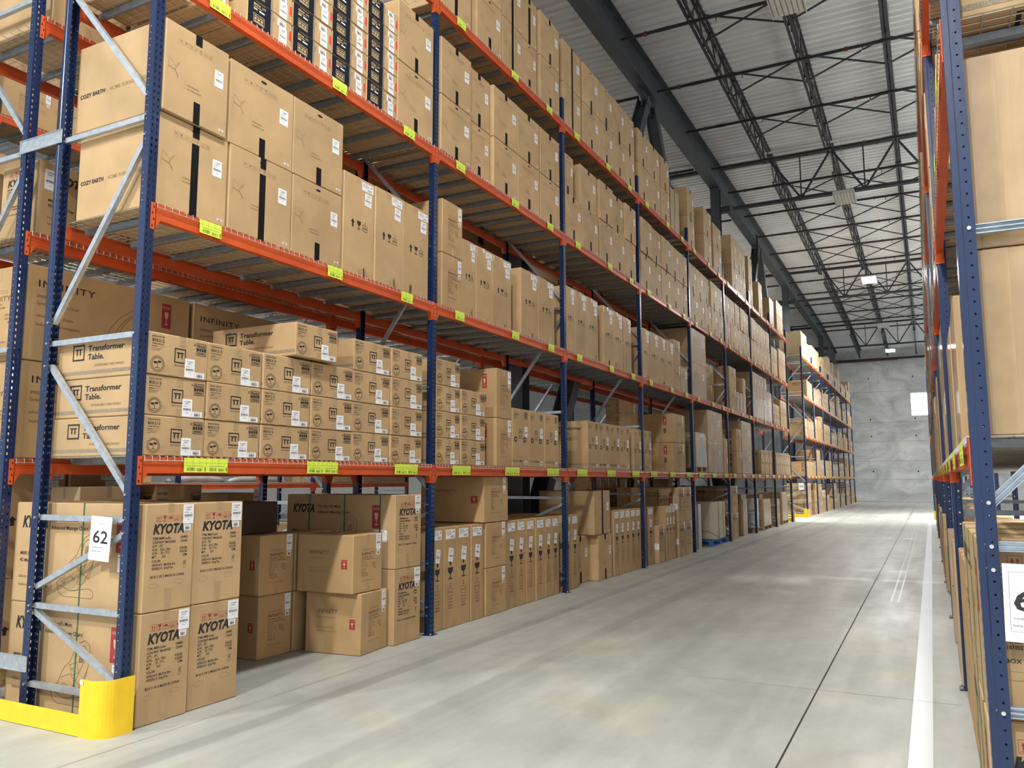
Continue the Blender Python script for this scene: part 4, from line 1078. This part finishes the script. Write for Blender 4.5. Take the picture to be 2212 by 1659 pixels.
# floor, sixth bay and on
C('arms', 5, -1, [(19.05, 19.87)], [0, .735, 1.475], 1.0, x=-.06); C('plain', 5, -1, [(18.74, 19.02)], [0, .3, .62, .95], .6, x=-.25)
C('wrap', 5, -1, [(20.75, 21.05), (21.07, 21.35)], [0, 1.07], .9, x=-.1); 
mb = MB(); mb.cbox(-.95, -.12, 22.60, 23.30, .137, 1.05, .004, PANEL); o = mb.build('white_cabinet'); tag(o, 'white boxed panel strapped on a pallet in the seventh bay', 'crate')
mb = MB(); mb.box(-.955, -.116, 22.59, 23.31, .52, .60, GALV); mb.build('strap', o)
pallet('pallet', -.98, -.1, 22.55, 23.35, 0, WOOD, 'wooden pallet under the white boxed panel')
C('wrap', 5, -1, [(21.5, 21.8), (21.82, 22.2)], [0, 1.2], .9, x=-.3)
def wload(x0, x1, y0, y1, z0, z1, label, m=WRAP, grp='film wrapped pallet loads'):
    mb = MB(); r = random.Random(int(y0 * 10)); n = 10
    pts = [(x0, y0), (x1, y0), (x1, y1), (x0, y1)]; ring = []
    for i in range(4):
        a, b = Vector(pts[i]), Vector(pts[(i + 1) % 4])
        for k in range(4): ring.append(a.lerp(b, .04 + .92 * k / 3.0 if True else 0))
    vs = []; zs = [z0, z0 + .08, (z0 + z1) / 2, z1 - .12, z1 - .02]; c = Vector(((x0 + x1) / 2, (y0 + y1) / 2))
    for j, z in enumerate(zs):
        sc = (1.0, 1.0, .99, .985, .94)[j]
        for p in ring:
            q = c + (p - c) * (sc + r.uniform(-.008, .008)); vs.append((q.x, q.y, z + (r.uniform(-.02, .02) if j == 3 else 0)))
    m_ = len(ring); fs = []
    for j in range(len(zs) - 1):
        for i in range(m_): fs.append((j * m_ + i, j * m_ + (i + 1) % m_, (j + 1) * m_ + (i + 1) % m_, (j + 1) * m_ + i))
    fs.append(tuple(range((len(zs) - 1) * m_, len(zs) * m_))); fs.append(tuple(range(m_))[::-1])
    mb.raw(vs, fs, m); o = mb.build('wrapped_load'); tag(o, label, 'wrapped load', grp)
    for p in o.data.polygons: p.use_smooth = False
pallet('pallet', -1.0, -.05, 23.75, 25.25, 0, WOOD, 'wooden pallet under the brown wrapped load, seventh bay'); wload(-1.0, -.05, 23.75, 25.25, .137, 1.02, 'brown film wrapped load on a pallet, seventh bay floor')
C('wrap', 6, -1, [(25.35, 25.95)], [0, 1.15], .5, x=-.45)
C('plain', 7, -1, [(26.4, 26.8), (26.85, 27.3)], [0, .5, .95], .8, x=-.1); pallet('pallet', -1, -.05, 27.6, 28.9, 0, WOOD, 'wooden pallet under a wrapped load, eighth bay'); wload(-1., -.05, 27.6, 28.9, .137, 1.2, 'tall film wrapped load on the floor, eighth bay')

# first shelf
TTY = [.048, .585, 1.155, 1.745, 2.34, 2.945, 3.53]
for i in range(6):
    n = 4 if i >= 4 else 3
    C('tt', 0, 0, [(TTY[i], TTY[i + 1] - .004)], [Z1, 2.105, 2.395, 2.70, 3.005][:n + 1], 1.0, x=-.012, jit=.006)
stack('tt', 'left rack', 0, 0, .055, 1.46, 2.02, [2.712, 3.01], 1.0, rz=math.radians(-.5))
C('tt', 1, 0, [(3.795, 4.325)], [Z1, 2.12, 2.42, 2.715, 3.01], 1.0); C('tt', 1, 0, [(4.335, 4.93)], [Z1, 2.12, 2.42, 2.715], 1.0)
C('infbig', 1, 0, [(5.225, 5.645)], [Z1, 2.435, 3.075], 1.03, x=-.01)
C('ttall', 1, 0, [(5.66, 6.165), (6.17, 6.66), (6.665, 7.17)], [Z1, 2.60], 1.03, x=-.01)
C('ttall', 2, 0, [(8.33, 8.815), (8.82, 9.33), (9.35, 9.86), (9.865, 10.39)], [Z1, 2.60], 1.03); C('ttall', 2, 0, [(10.60, 11.09)], [Z1, 2.60], 1.03)
C('ttall', 3, 0, [(11.20, 11.68)], [Z1, 2.60], 1.03); C('infbig', 3, 0, [(13.27, 14.20)], [Z1, 2.45, 3.08], 1.1, x=-.01)
C('infbig', 3, 0, [(12.0, 13.2)], [Z1, 2.6, 3.3], .30, x=-.78)
pallet('pallet', -1.0, -.03, 15.20, 16.30, Z1, WOOD, 'small wooden pallet on the first shelf, fifth bay'); wload(-1.0, -.03, 15.20, 16.30, Z1 + .137, 2.80, 'grey wrapped load on the first shelf, fifth bay', add_noise(mat('grey film', (.33, .27, .18), .35, coat=.8), (3, 3, 3), 4, .15, .5, bscale=(14, 14, 1.2)))
C('wrap', 4, 0, [(16.42, 18.05)], [Z1, 2.60, 3.40], 1.0, x=-.03); C('wrap', 4, 0, [(15.1, 16.3)], [Z1, 2.5, 3.35], .12, x=-1.02)
C('plain', 4, 0, [(18.1, 18.56)], [Z1, 2.3, 2.75], .8)
C('infbig', 5, 0, [(19.72, 20.40)], [Z1, 2.46, 3.10], 1.0); C('wrap', 5, 0, [(20.45, 21.9)], [Z1, 2.50, 3.38], 1.0)
C('wrap', 5, 0, [(19.0, 19.6)], [Z1, 2.42, 2.95], .6, x=-.3)
C('ttall', 6, 0, run(24.4 - .9, [.50, .48, .5, .48]), [Z1, 2.62], 1.03); C('ttall', 7, 0, run(26.4, [.48] * 7), [Z1, 2.62], 1.03)
# second shelf
CZ = [Z2, 4.340, 5.055]
C('cozy', 0, 1, [(.05, .705)], [CZ[0], CZ[1]], .90, vars_=[1], x=-.02); C('cozy', 0, 1, [(.712, 1.432)], CZ[:2], .98, vars_=[1]); C('cozy', 0, 1, [(1.438, 2.115)], CZ[:2], .98)
C('cozy', 0, 1, [(.045, .655)], CZ[1:], .99, vars_=[2], x=.01); C('cozy', 0, 1, [(.69, 1.425), (1.43, 2.115)], CZ[1:], .98)
C('tall', 0, 1, [(2.14, 2.625), (2.63, 3.12), (3.125, 3.62)], [Z2, 4.625], 1.0)
C('inf', 1, 1, [(3.90, 4.36)], [Z2, 4.26, 4.905], 1.0); C('tall', 1, 1, [(4.385, 4.715), (4.72, 5.145), (5.15, 5.685)], [Z2, 4.56], 1.0, x=-.03); C('tall', 1, 1, [(5.935, 6.475), (6.48, 7.045)], [Z2, 4.565], 1.0)
C('tall', 2, 1, [(7.48, 7.855), (7.86, 8.335), (8.34, 8.845), (9.12, 9.60), (9.605, 10.12)], [Z2, 4.655], 1.0); C('tall', 2, 1, [(10.165, 10.60)], [Z2, 4.65], 1.0)
C('tall', 3, 1, [(11.20, 11.73), (11.735, 12.30), (12.305, 12.83), (12.835, 13.44)], [Z2, 4.63], 1.0); C('infbig', 3, 1, [(13.47, 13.98)], [Z2, 4.17, 4.74], 1.0); C('wrap', 3, 1, [(14.0, 14.55)], [Z2, 4.20], .9)
C('wrap', 4, 1, [(15.05, 16.45)], [Z2, 4.45, 5.28], 1.0, x=-.03)
C('infbig', 5, 1, [(19.05, 19.95)], [Z2, 4.25, 4.85], 1.05); C('wrap', 5, 1, [(19.98, 20.35), (20.37, 20.80)], [Z2, 4.20], .9); C('wrap', 5, 1, [(20.9, 21.3)], [Z2, 4.25, 4.7], .8)
C('infbig', 4, 1, [(17.0, 18.4)], [Z2, 4.2, 4.75], .7, x=-.3)
C('wrap', 6, 1, run(22.5, [.62, .62, .60, .62]), [Z2, 4.35, 5.10], 1.0); C('wrap', 6, 1, run(25.05, [.48, .46]), [Z2, 4.7], 1.0)
C('plain', 7, 1, run(26.3, [.26] * 5), [Z2, 3.88, 4.13, 4.38], .6); C('tall', 7, 1, run(27.8, [.5, .48, .46]), [Z2, 4.65], 1.0)
# third shelf
hy = [Z3 + .237 * i for i in range(8)]
for a, b in ((.845, 1.375), (1.38, 1.91), (1.915, 2.445), (2.45, 2.965)): C('half', 0, 2, [(a, b)], hy[:6], .9, jit=.004)
C('plain', 0, 2, [(.07, .47)], [Z3, 6.0], .75, x=-.25); C('half', 0, 2, [(.49, .838)], hy[:6], .7, x=-.22)
TPLC = [(2.975, 3.68)]
C('cozy', 0, 2, TPLC, [Z3, 6.16, 6.86], .98, vars_=[0, 2])
CY = [Z3, 6.150, 6.865]
C('cozy', 1, 2, [(3.83, 4.535)], CY, .98, vars_=[0, 2], x=.0); C('cozy', 1, 2, [(4.545, 5.125)], CY, .98, vars_=[0, 2], x=-.05); C('cozy', 1, 2, [(5.15, 5.86), (5.865, 6.56)], CY, .98, vars_=[0, 2]); C('cozy', 1, 2, [(6.60, 7.305)], CY, .98, vars_=[0, 2])
C('cozy', 2, 2, [(7.50, 8.205)], [Z3, 6.16], .98, vars_=[2], x=-.02); C('cozy', 2, 2, [(7.48, 7.95)], [6.165, 6.85], .98, x=-.06); C('cozy', 2, 2, [(8.21, 8.945), (9.0, 9.68), (9.685, 10.345), (10.35, 10.95)], [Z3, 6.165, 6.875], .98, vars_=[0, 2], jit=.03)
for b, y in ((3, 11.25), (4, 15.0), (5, 18.75), (6, 22.48)): C('cozy', b, 2, run(y, [.705, .70, .70, .705, .68]), [Z3, 6.16, 6.87], .98, vars_=[2, 0], jit=.03)
C('tall', 7, 2, run(26.3, [.42, .40, .42]), [Z3, 6.5], 1.0); C('tall', 7, 2, run(27.9, [.40, .40, .42, .40]), [Z3, 6.65], 1.0)
# top shelf
CT = [Z4, 8.005, 8.72]
C('cozy', 1, 3, [(3.80, 4.55)], CT, .98, vars_=[1, 0]); C('cozy', 1, 3, [(4.70, 5.385)], CT, .98, vars_=[0, 2]); C('cozy', 1, 3, [(5.43, 6.03)], CT, .98, vars_=[3, 3], x=-.03); C('cozy', 1, 3, [(6.035, 6.54)], CT, .98, vars_=[0, 1], x=-.04); C('cozy', 1, 3, [(6.60, 7.31)], CT, .98, vars_=[0, 2])
C('cozy', 2, 3, [(7.50, 8.24)], CT, .98, vars_=[3, 3], x=-.03); C('cozy', 2, 3, [(8.32, 9.06), (9.07, 9.78), (9.785, 10.42), (10.425, 11.0)], CT, .98, vars_=[2, 0, 0])
C('cozy', 3, 3, [(11.22, 11.90), (11.905, 12.74), (12.78, 13.42)], CT, .98, vars_=[0, 2])
C('wrap', 3, 3, [(13.55, 13.85), (13.9, 14.2)], [Z4, 8.25], .9)
C('cozy', 4, 3, [(14.97, 15.60)], CT, .98, vars_=[2, 2]); C('cozy', 4, 3, [(16.55, 17.38)], CT, .98, vars_=[0, 2]); C('cozy', 4, 3, [(17.60, 18.55)], [Z4, 7.98, 8.60], .98)
C('cozy', 5, 3, run(19.9, [.75, .72, .55]), [Z4, 8.0, 8.9], .98, vars_=[2, 0]); C('cozy', 6, 3, [(22.5, 23.1)], [Z4, 8.0, 8.9], .98); C('cozy', 6, 3, [(24.1, 24.8)], [Z4, 8.4], .98)
C('wrap', 7, 3, [(26.3, 27.2)], [Z4, 8.3], .9); C('tall', 7, 3, run(27.8, [.5, .5, .5]), [Z4, 8.5], 1.)

# far rack: mixed goods
RR = random.Random(11)
def fill(rack_, bay, lvl, y0, y1, zb, hmax, x, kinds, D=.95, flip=False, dens=.9):
    y = y0
    while y < y1 - .35:
        if RR.random() > dens: y += RR.uniform(.3, .8); continue
        k = RR.choice(kinds)
        w = {'cozy': .70, 'ttall': .49, 'tall': .48, 'thin': .30, 'arms': .48, 'inf': .5, 'infbig': .9, 'tt': .57, 'plain': .5, 'wrap': .62, 'pale': .6, 'wrapr': .7, 'kylong': 1.5, 'inflong': 1.6}[k]
        h = {'cozy': .705, 'ttall': .78, 'tall': 1.0, 'thin': 1.12, 'arms': .745, 'inf': .57, 'infbig': .64, 'tt': .29, 'plain': .42, 'wrap': .72, 'pale': .55, 'wrapr': .78, 'kylong': .745, 'inflong': .78}[k]
        reps = RR.choice((1, 2, 2, 3, 4)) if k not in ('kylong', 'inflong') else 1
        n = max(1, int(hmax / h)); n = min(n, 4); n = RR.randint(max(1, n - 1), n)
        for _ in range(reps):
            if y + w > y1: break
            stack(k, rack_, bay, lvl, x, y, y + w, [zb + h * i for i in range(n + 1)], D, [2, 0] if k == 'cozy' else [RR.randint(0, 2)] if k == 'thin' else None, flip)
            y += w + .006
        y += RR.choice((.01, .01, .15))
for b in range(7):
    y0, y1 = YF[b] + .07, YF[b + 1] - .07
    fill('far left rack', b, -1, y0, y1, 0, 1.5, -.04, ['thin', 'inf', 'wrap', 'plain', 'arms'], dens=.8)
    fill('far left rack', b, 0, y0, y1, Z1, 1.35, -.02, ['wrap', 'infbig', 'ttall', 'plain'], dens=.8)
    fill('far left rack', b, 1, y0, y1, Z2, 1.4, -.02, ['tall', 'wrap', 'infbig', 'ttall'], dens=.85)
    if b: fill('far left rack', b, 2, y0, y1, Z3, 1.45, -.02, ['wrap', 'ttall'] if b == 1 else ['tall', 'ttall', 'wrap'], dens=.9)
    if b > 1: fill('far left rack', b, 3, y0, y1, Z4, 1.6, -.02, ['wrap', 'tall', 'wrap'], dens=.97)
C('ttall', 0, 2, run(35.8, [.5, .5, .5, .5]), [Z3, 6.28], 1.0, rack_='far left rack')
C('pale', 0, 3, [(34.6, 35.5), (35.52, 36.4)], [Z4, 8.42], .98, rack_='far left rack'); C('pale', 0, 3, [(36.75, 37.7)], [Z4, 8.12], .98, rack_='far left rack'); C('pale', 1, 3, [(38.3, 39.2), (39.25, 40.2), (40.25, 41.2)], [Z4, 8.30], .98, rack_='far left rack')
# rack behind the left rack
S = RX2 - .02
C('inflong', 0, 0, [(.06, 1.66), (1.70, 3.30)], [Z1, 2.60, 3.38], .80, x=S, rack_='rack behind')
C('kylong', 0, 1, [(.09, 1.62)], [Z2, 4.26], .50, x=S, rack_='rack behind'); C('tall', 0, 1, [(1.9, 2.5), (2.6, 3.2)], [Z2, 4.62], .9, x=S, rack_='rack behind')
C('wrapr', 0, 1, [(.09, .6)], [Z2, 4.24], .42, x=S - .56, rack_='rack behind')
C('plain', 0, 2, [(.10, .8), (.85, 1.6), (1.7, 2.4), (2.6, 3.3)], [Z3, 6.2, 6.85], .9, x=S, rack_='rack behind')
C('tall', 0, -1, [(.15, .80)], [0, .85, 1.765], .42, x=S - .45, rack_='rack behind'); C('tall', 0, -1, [(.82, 1.35)], [0, .85, 1.76], .42, x=S - .45, rack_='rack behind')
C('pale', 0, -1, [(.62, 1.20)], [0, .8, 1.60], .38, x=S - .02, rack_='rack behind'); C('box22', 0, -1, [(1.38, 1.92)], [0, .8, 1.61], .8, x=S - .02, rack_='rack behind')
C('inf', 0, -1, [(2.35, 2.80)], [0, .57, 1.13, 1.52], .8, x=S - .12, rack_='rack behind')
for b in range(1, 6):
    y0, y1 = YS[b] + .07, YS[b + 1] - .07
    fill('rack behind', b, -1, y0, y1, 0, 1.72, S, ['inf', 'arms', 'plain'], D=.8, dens=.85)
    fill('rack behind', b, 0, y0, y1, Z1, .8, S, ['infbig', 'ttall', 'plain'], D=.8, dens=.5)
    fill('rack behind', b, 1, y0, y1, Z2, 1.05, S, ['tall', 'inf', 'pale'], D=.8, dens=.6)
    fill('rack behind', b, 2, y0, y1, Z3, 1.3, S, ['plain', 'cozy', 'wrap'], D=.8, dens=.7)
    if b < 4: fill('rack behind', b, 3, y0, y1, Z4, .8, S, ['plain', 'wrap'], D=.8, dens=.5)
# distant rack across the next aisle
for b in range(4):
    y0, y1 = -.6 + 3.73 * b + .07, -.6 + 3.73 * (b + 1) - .07
    for l, z in enumerate((1.61, 3.51, 5.41, 7.295)): 
        if l == 0 and b == 2: continue
        fill('distant left rack', b, l, y0, y1, z, 1.3, RX3 - .02, ['tall', 'infbig', 'plain', 'arms'], dens=.85)
    fill('distant left rack', b, -1, y0, y1, 0, 1.2, RX3 - .02, ['tall', 'infbig', 'plain'], dens=.9)
def bag(x, y0, y1, z, r, label):
    mb = MB(); n, k = 10, 12; vs = []; q = random.Random(int(y0 * 31))
    for i in range(n + 1):
        t = i / n; rr = r * (math.sin(PI * min(.98, max(.02, t))) ** .35) * (1 + q.uniform(-.05, .05))
        for j in range(k): a = 2 * PI * j / k; vs.append((x + rr * 1.5 * math.cos(a) * (1 + q.uniform(-.03, .03)), y0 + (y1 - y0) * t, z + rr + rr * math.sin(a) * .98))
    fs = [(i * k + j, i * k + (j + 1) % k, (i + 1) * k + (j + 1) % k, (i + 1) * k + j) for i in range(n) for j in range(k)] + [tuple(range(k))[::-1], tuple(range(n * k, (n + 1) * k))]
    mb.raw(vs, fs, BAG); o = mb.build('plastic_bag'); tag(o, label, 'bag', 'white plastic bags on the distant shelf')
    for p in o.data.polygons: p.use_smooth = True
for i in range(2): bag(-8.1, 7.0 + i * 1.5, 8.4 + i * 1.5, 1.612, .085, f'white plastic wrapped roll on the distant shelf, {ORD[i]} from the left')
for i in range(1): bag(-8.1, 7.6, 9.4, 1.79, .07, f'white plastic wrapped roll lying on top of others, {ORD[i]} from the left')

# right rack, seen edge on
U = dict(rack_='right rack')
def CR(kind, bay, lvl, x, edges, zs, D):   # unturned cartons; x is their aisle side
    for a, b in edges: stack(kind, 'right rack', bay, lvl, x + D, a, b, zs, D)
CR('armsr', 0, -1, 4.985, [(.070, 1.50)], [0, .70, 1.41], .50); CR('armsr', 0, -1, 5.50, [(.070, 1.50)], [0, .70, 1.41], .50)
CR('wrapr', 0, 0, 5.055, [(.06, 1.30)], [Z1, 2.605, 3.455], .92); CR('wrapr', 0, 0, 5.01, [(1.45, 2.45), (2.5, 3.6)], [Z1, 2.7], .9)
CR('ttr', 0, 1, 5.06, [(.05, .62), (.64, 1.22), (1.25, 1.82)], [Z2, 3.93, 4.24], .98); CR('wrapr', 0, 1, 5.02, [(1.9, 2.7), (2.75, 3.6)], [Z2, 4.4], .9)
CR('wrapr', 0, 2, 5.05, [(.06, 1.0), (1.1, 2.2), (2.3, 3.5)], [Z3, 6.3], .9)
CR('thin', 0, -1, 5.0, [(1.56, 1.84), (1.86, 2.15), (2.2, 2.5), (2.52, 2.8), (2.9, 3.2), (3.22, 3.5)], [0, 1.12], .95)
for a in range(6):
    CR('plain', a // 3, -1, 6.20, [(.10 + 1.15 * a, 1.18 + 1.15 * a)], [0, .58, 1.16, 1.72 - .1 * (a % 2)], .9)
for b in range(1, 8):
    y0, y1 = YR[b] + .07, YR[b + 1] - .07
    for l, zb, hm in ((-1, 0, 1.2), (0, Z1, 1.4), (1, Z2, 1.4), (2, Z3, 1.4)):
        y = y0
        while y < y1 - .5:
            w = RR.choice((.5, .6, .9, 1.1)); w = min(w, y1 - y); h = RR.choice((.68, .56, 1.1)); n = max(1, int(hm / h))
            x = (4.975 if RR.random() < .35 else 5.01)
            stack('wrapr' if RR.random() < .6 else 'plain', 'right rack', b, l, x, y, y + w, [zb + h * i for i in range(n + 1)], .9, None, True); y += w + RR.choice((.02, .02, .25))

# ------------------------------------------------------------------ end guards, signs, spacers
def guard(x0, x1, y, label, s=1, tall=.36, low=.138):
    """floor rail in front of an end frame; s=+1 its wrap-round post guard is at the high x end"""
    e = mk('rack_guard', None, None, (x1 if s > 0 else x0, y, 0)); tag(e, label, 'rack guard', 'yellow rack guards')
    mb = MB(); L = x1 - x0; xe = 0
    mb.box(-s * L if s > 0 else 0.14, -.14 if s > 0 else L, -.006, 0, .004, low, YELLOW); mb.build('rail', e)
    mb = MB(); pts = [(-.20, -.003), (-.10, -.008)]; R = .115
    for i in range(9):
        t = -PI / 2 + PI / 2 * i / 8; pts.append((-.095 + R * math.cos(t), -.008 + R + R * math.sin(t)))
    pts.append((.022, .235))
    for (a, b), (c, d) in zip(pts, pts[1:]):
        A, B = Vector((a, b)), Vector((c, d)); nn = Vector((-(B - A).y, (B - A).x)).normalized() * .006
        P = [(s * p.x, p.y) for p in (A, B, B + nn, A + nn)]
        mb.raw([(x, y_, z) for z in (.0, tall) for x, y_ in P], [(0, 1, 2, 3), (4, 5, 6, 7), (0, 1, 5, 4), (1, 2, 6, 5), (2, 3, 7, 6), (3, 0, 4, 7)], YELLOW)
    mb.build('post_guard', e)
    mb = MB(); mb.box(*sorted((-s * .195, -s * .165)), -.0105, -.0095, tall - .03, tall - .005, WHITE); mb.build('small_label', e)
guard(-2.9, .035, -.205, 'yellow steel guard rail around the near end of the left rack')
guard(-2.6, .035, 34.18, 'yellow guard at the start of the far left rack')
def guard_end(x0, x1, y, label):
    mb = MB(); mb.box(x0, x1, y, y + .006, .004, .138, YELLOW); mb.box(x1 - .14, x1, y, y + .006, .138, .36, YELLOW); mb.box(x1 - .006, x1, y - .2, y, .004, .36, YELLOW); tag(mb.build('rack_guard'), label, 'rack guard', 'yellow rack guards')
guard_end(-2.6, .05, 30.05, 'yellow guard at the far end of the left rack'); guard_end(-2.6, .05, 60.75, 'yellow guard near the concrete end wall')
mb = MB(); mb.box(4.93, 6.0, 34.12, 34.13, .004, .36, YELLOW); tag(mb.build('rack_guard'), 'yellow guard at the start of the far right rack', 'rack guard', 'yellow rack guards')

def sign(x, y, z, w, h, top, big, l1, l2, label, tilt=0.0, name='rack_sign'):
    e = mk(name, None, None, (x, y, z)); e.rotation_euler = (0, tilt, 0); tag(e, label, 'sign')
    mb = MB(); mb.box(0, w, -.0012, .0012, -h, 0, WHITE)
    T = lambda u, v: (u, -.0020, -h + v)
    f = Face.__new__(Face); f.mb = mb; f.T = T
    f.frame(w * .09, w * .91, h * .13, h * .90, .0014, INKB)
    f.text(top, w * .5, h * .83, h * .032, INK, align='c'); f.text(big, w * .5, h * .40, h * .40, INK, w=w * .74, bold=.012, align='c')
    f.text(l1, w * .13, h * .29, h * .034, INK, bold=.01); f.text(l2, w * .13, h * .20, h * .034, INK, bold=.01)
    mb.build('panel', e)
sign(-.365, -.052, 1.405, .215, .30, 'RACKING LEVEL', '62', 'Cross Beam Max:  3,000 LB', 'Racking Max:  12,000 LB', 'white sign reading 62 hung on the near end frame', math.radians(3))
sign(-.36, 34.34, 1.50, .22, .30, 'RACKING LEVEL', '62', 'Cross Beam Max:  3,000 LB', 'Racking Max:  12,000 LB', 'white sign reading 62 on the far rack end frame')
sign(5.062, -.052, 1.318, .215, .295, 'RACKING LEVEL', '63', 'Cross Beam Max:  3,000 LB', 'Racking Max:  12,000 LB', 'white rack sign at the right edge of the photo', math.radians(1))
for i, z in enumerate((.34, 4.30)):
    mb = MB(); mb.box(-1.53, -1.0, -.046, -.040, z - .055, z + .055, GALV); mb.box(-1.53, -1.0, -.052, -.046, z + .050, z + .055, GALV); mb.box(-1.53, -1.0, -.052, -.046, z - .055, z - .050, GALV)
    for x in (-1.51, -1.02):
        for dz in (-.03, .03): mb.tube((x, -.046, z + dz), (x, -.051, z + dz), .006, 6, BOLT)
    tag(mb.build('row_spacer'), f'galvanised spacer bar joining the two racks, {("low near the floor", "high between the second shelves")[i]}', 'spacer bar', 'galvanised row spacers')
label_cartons()
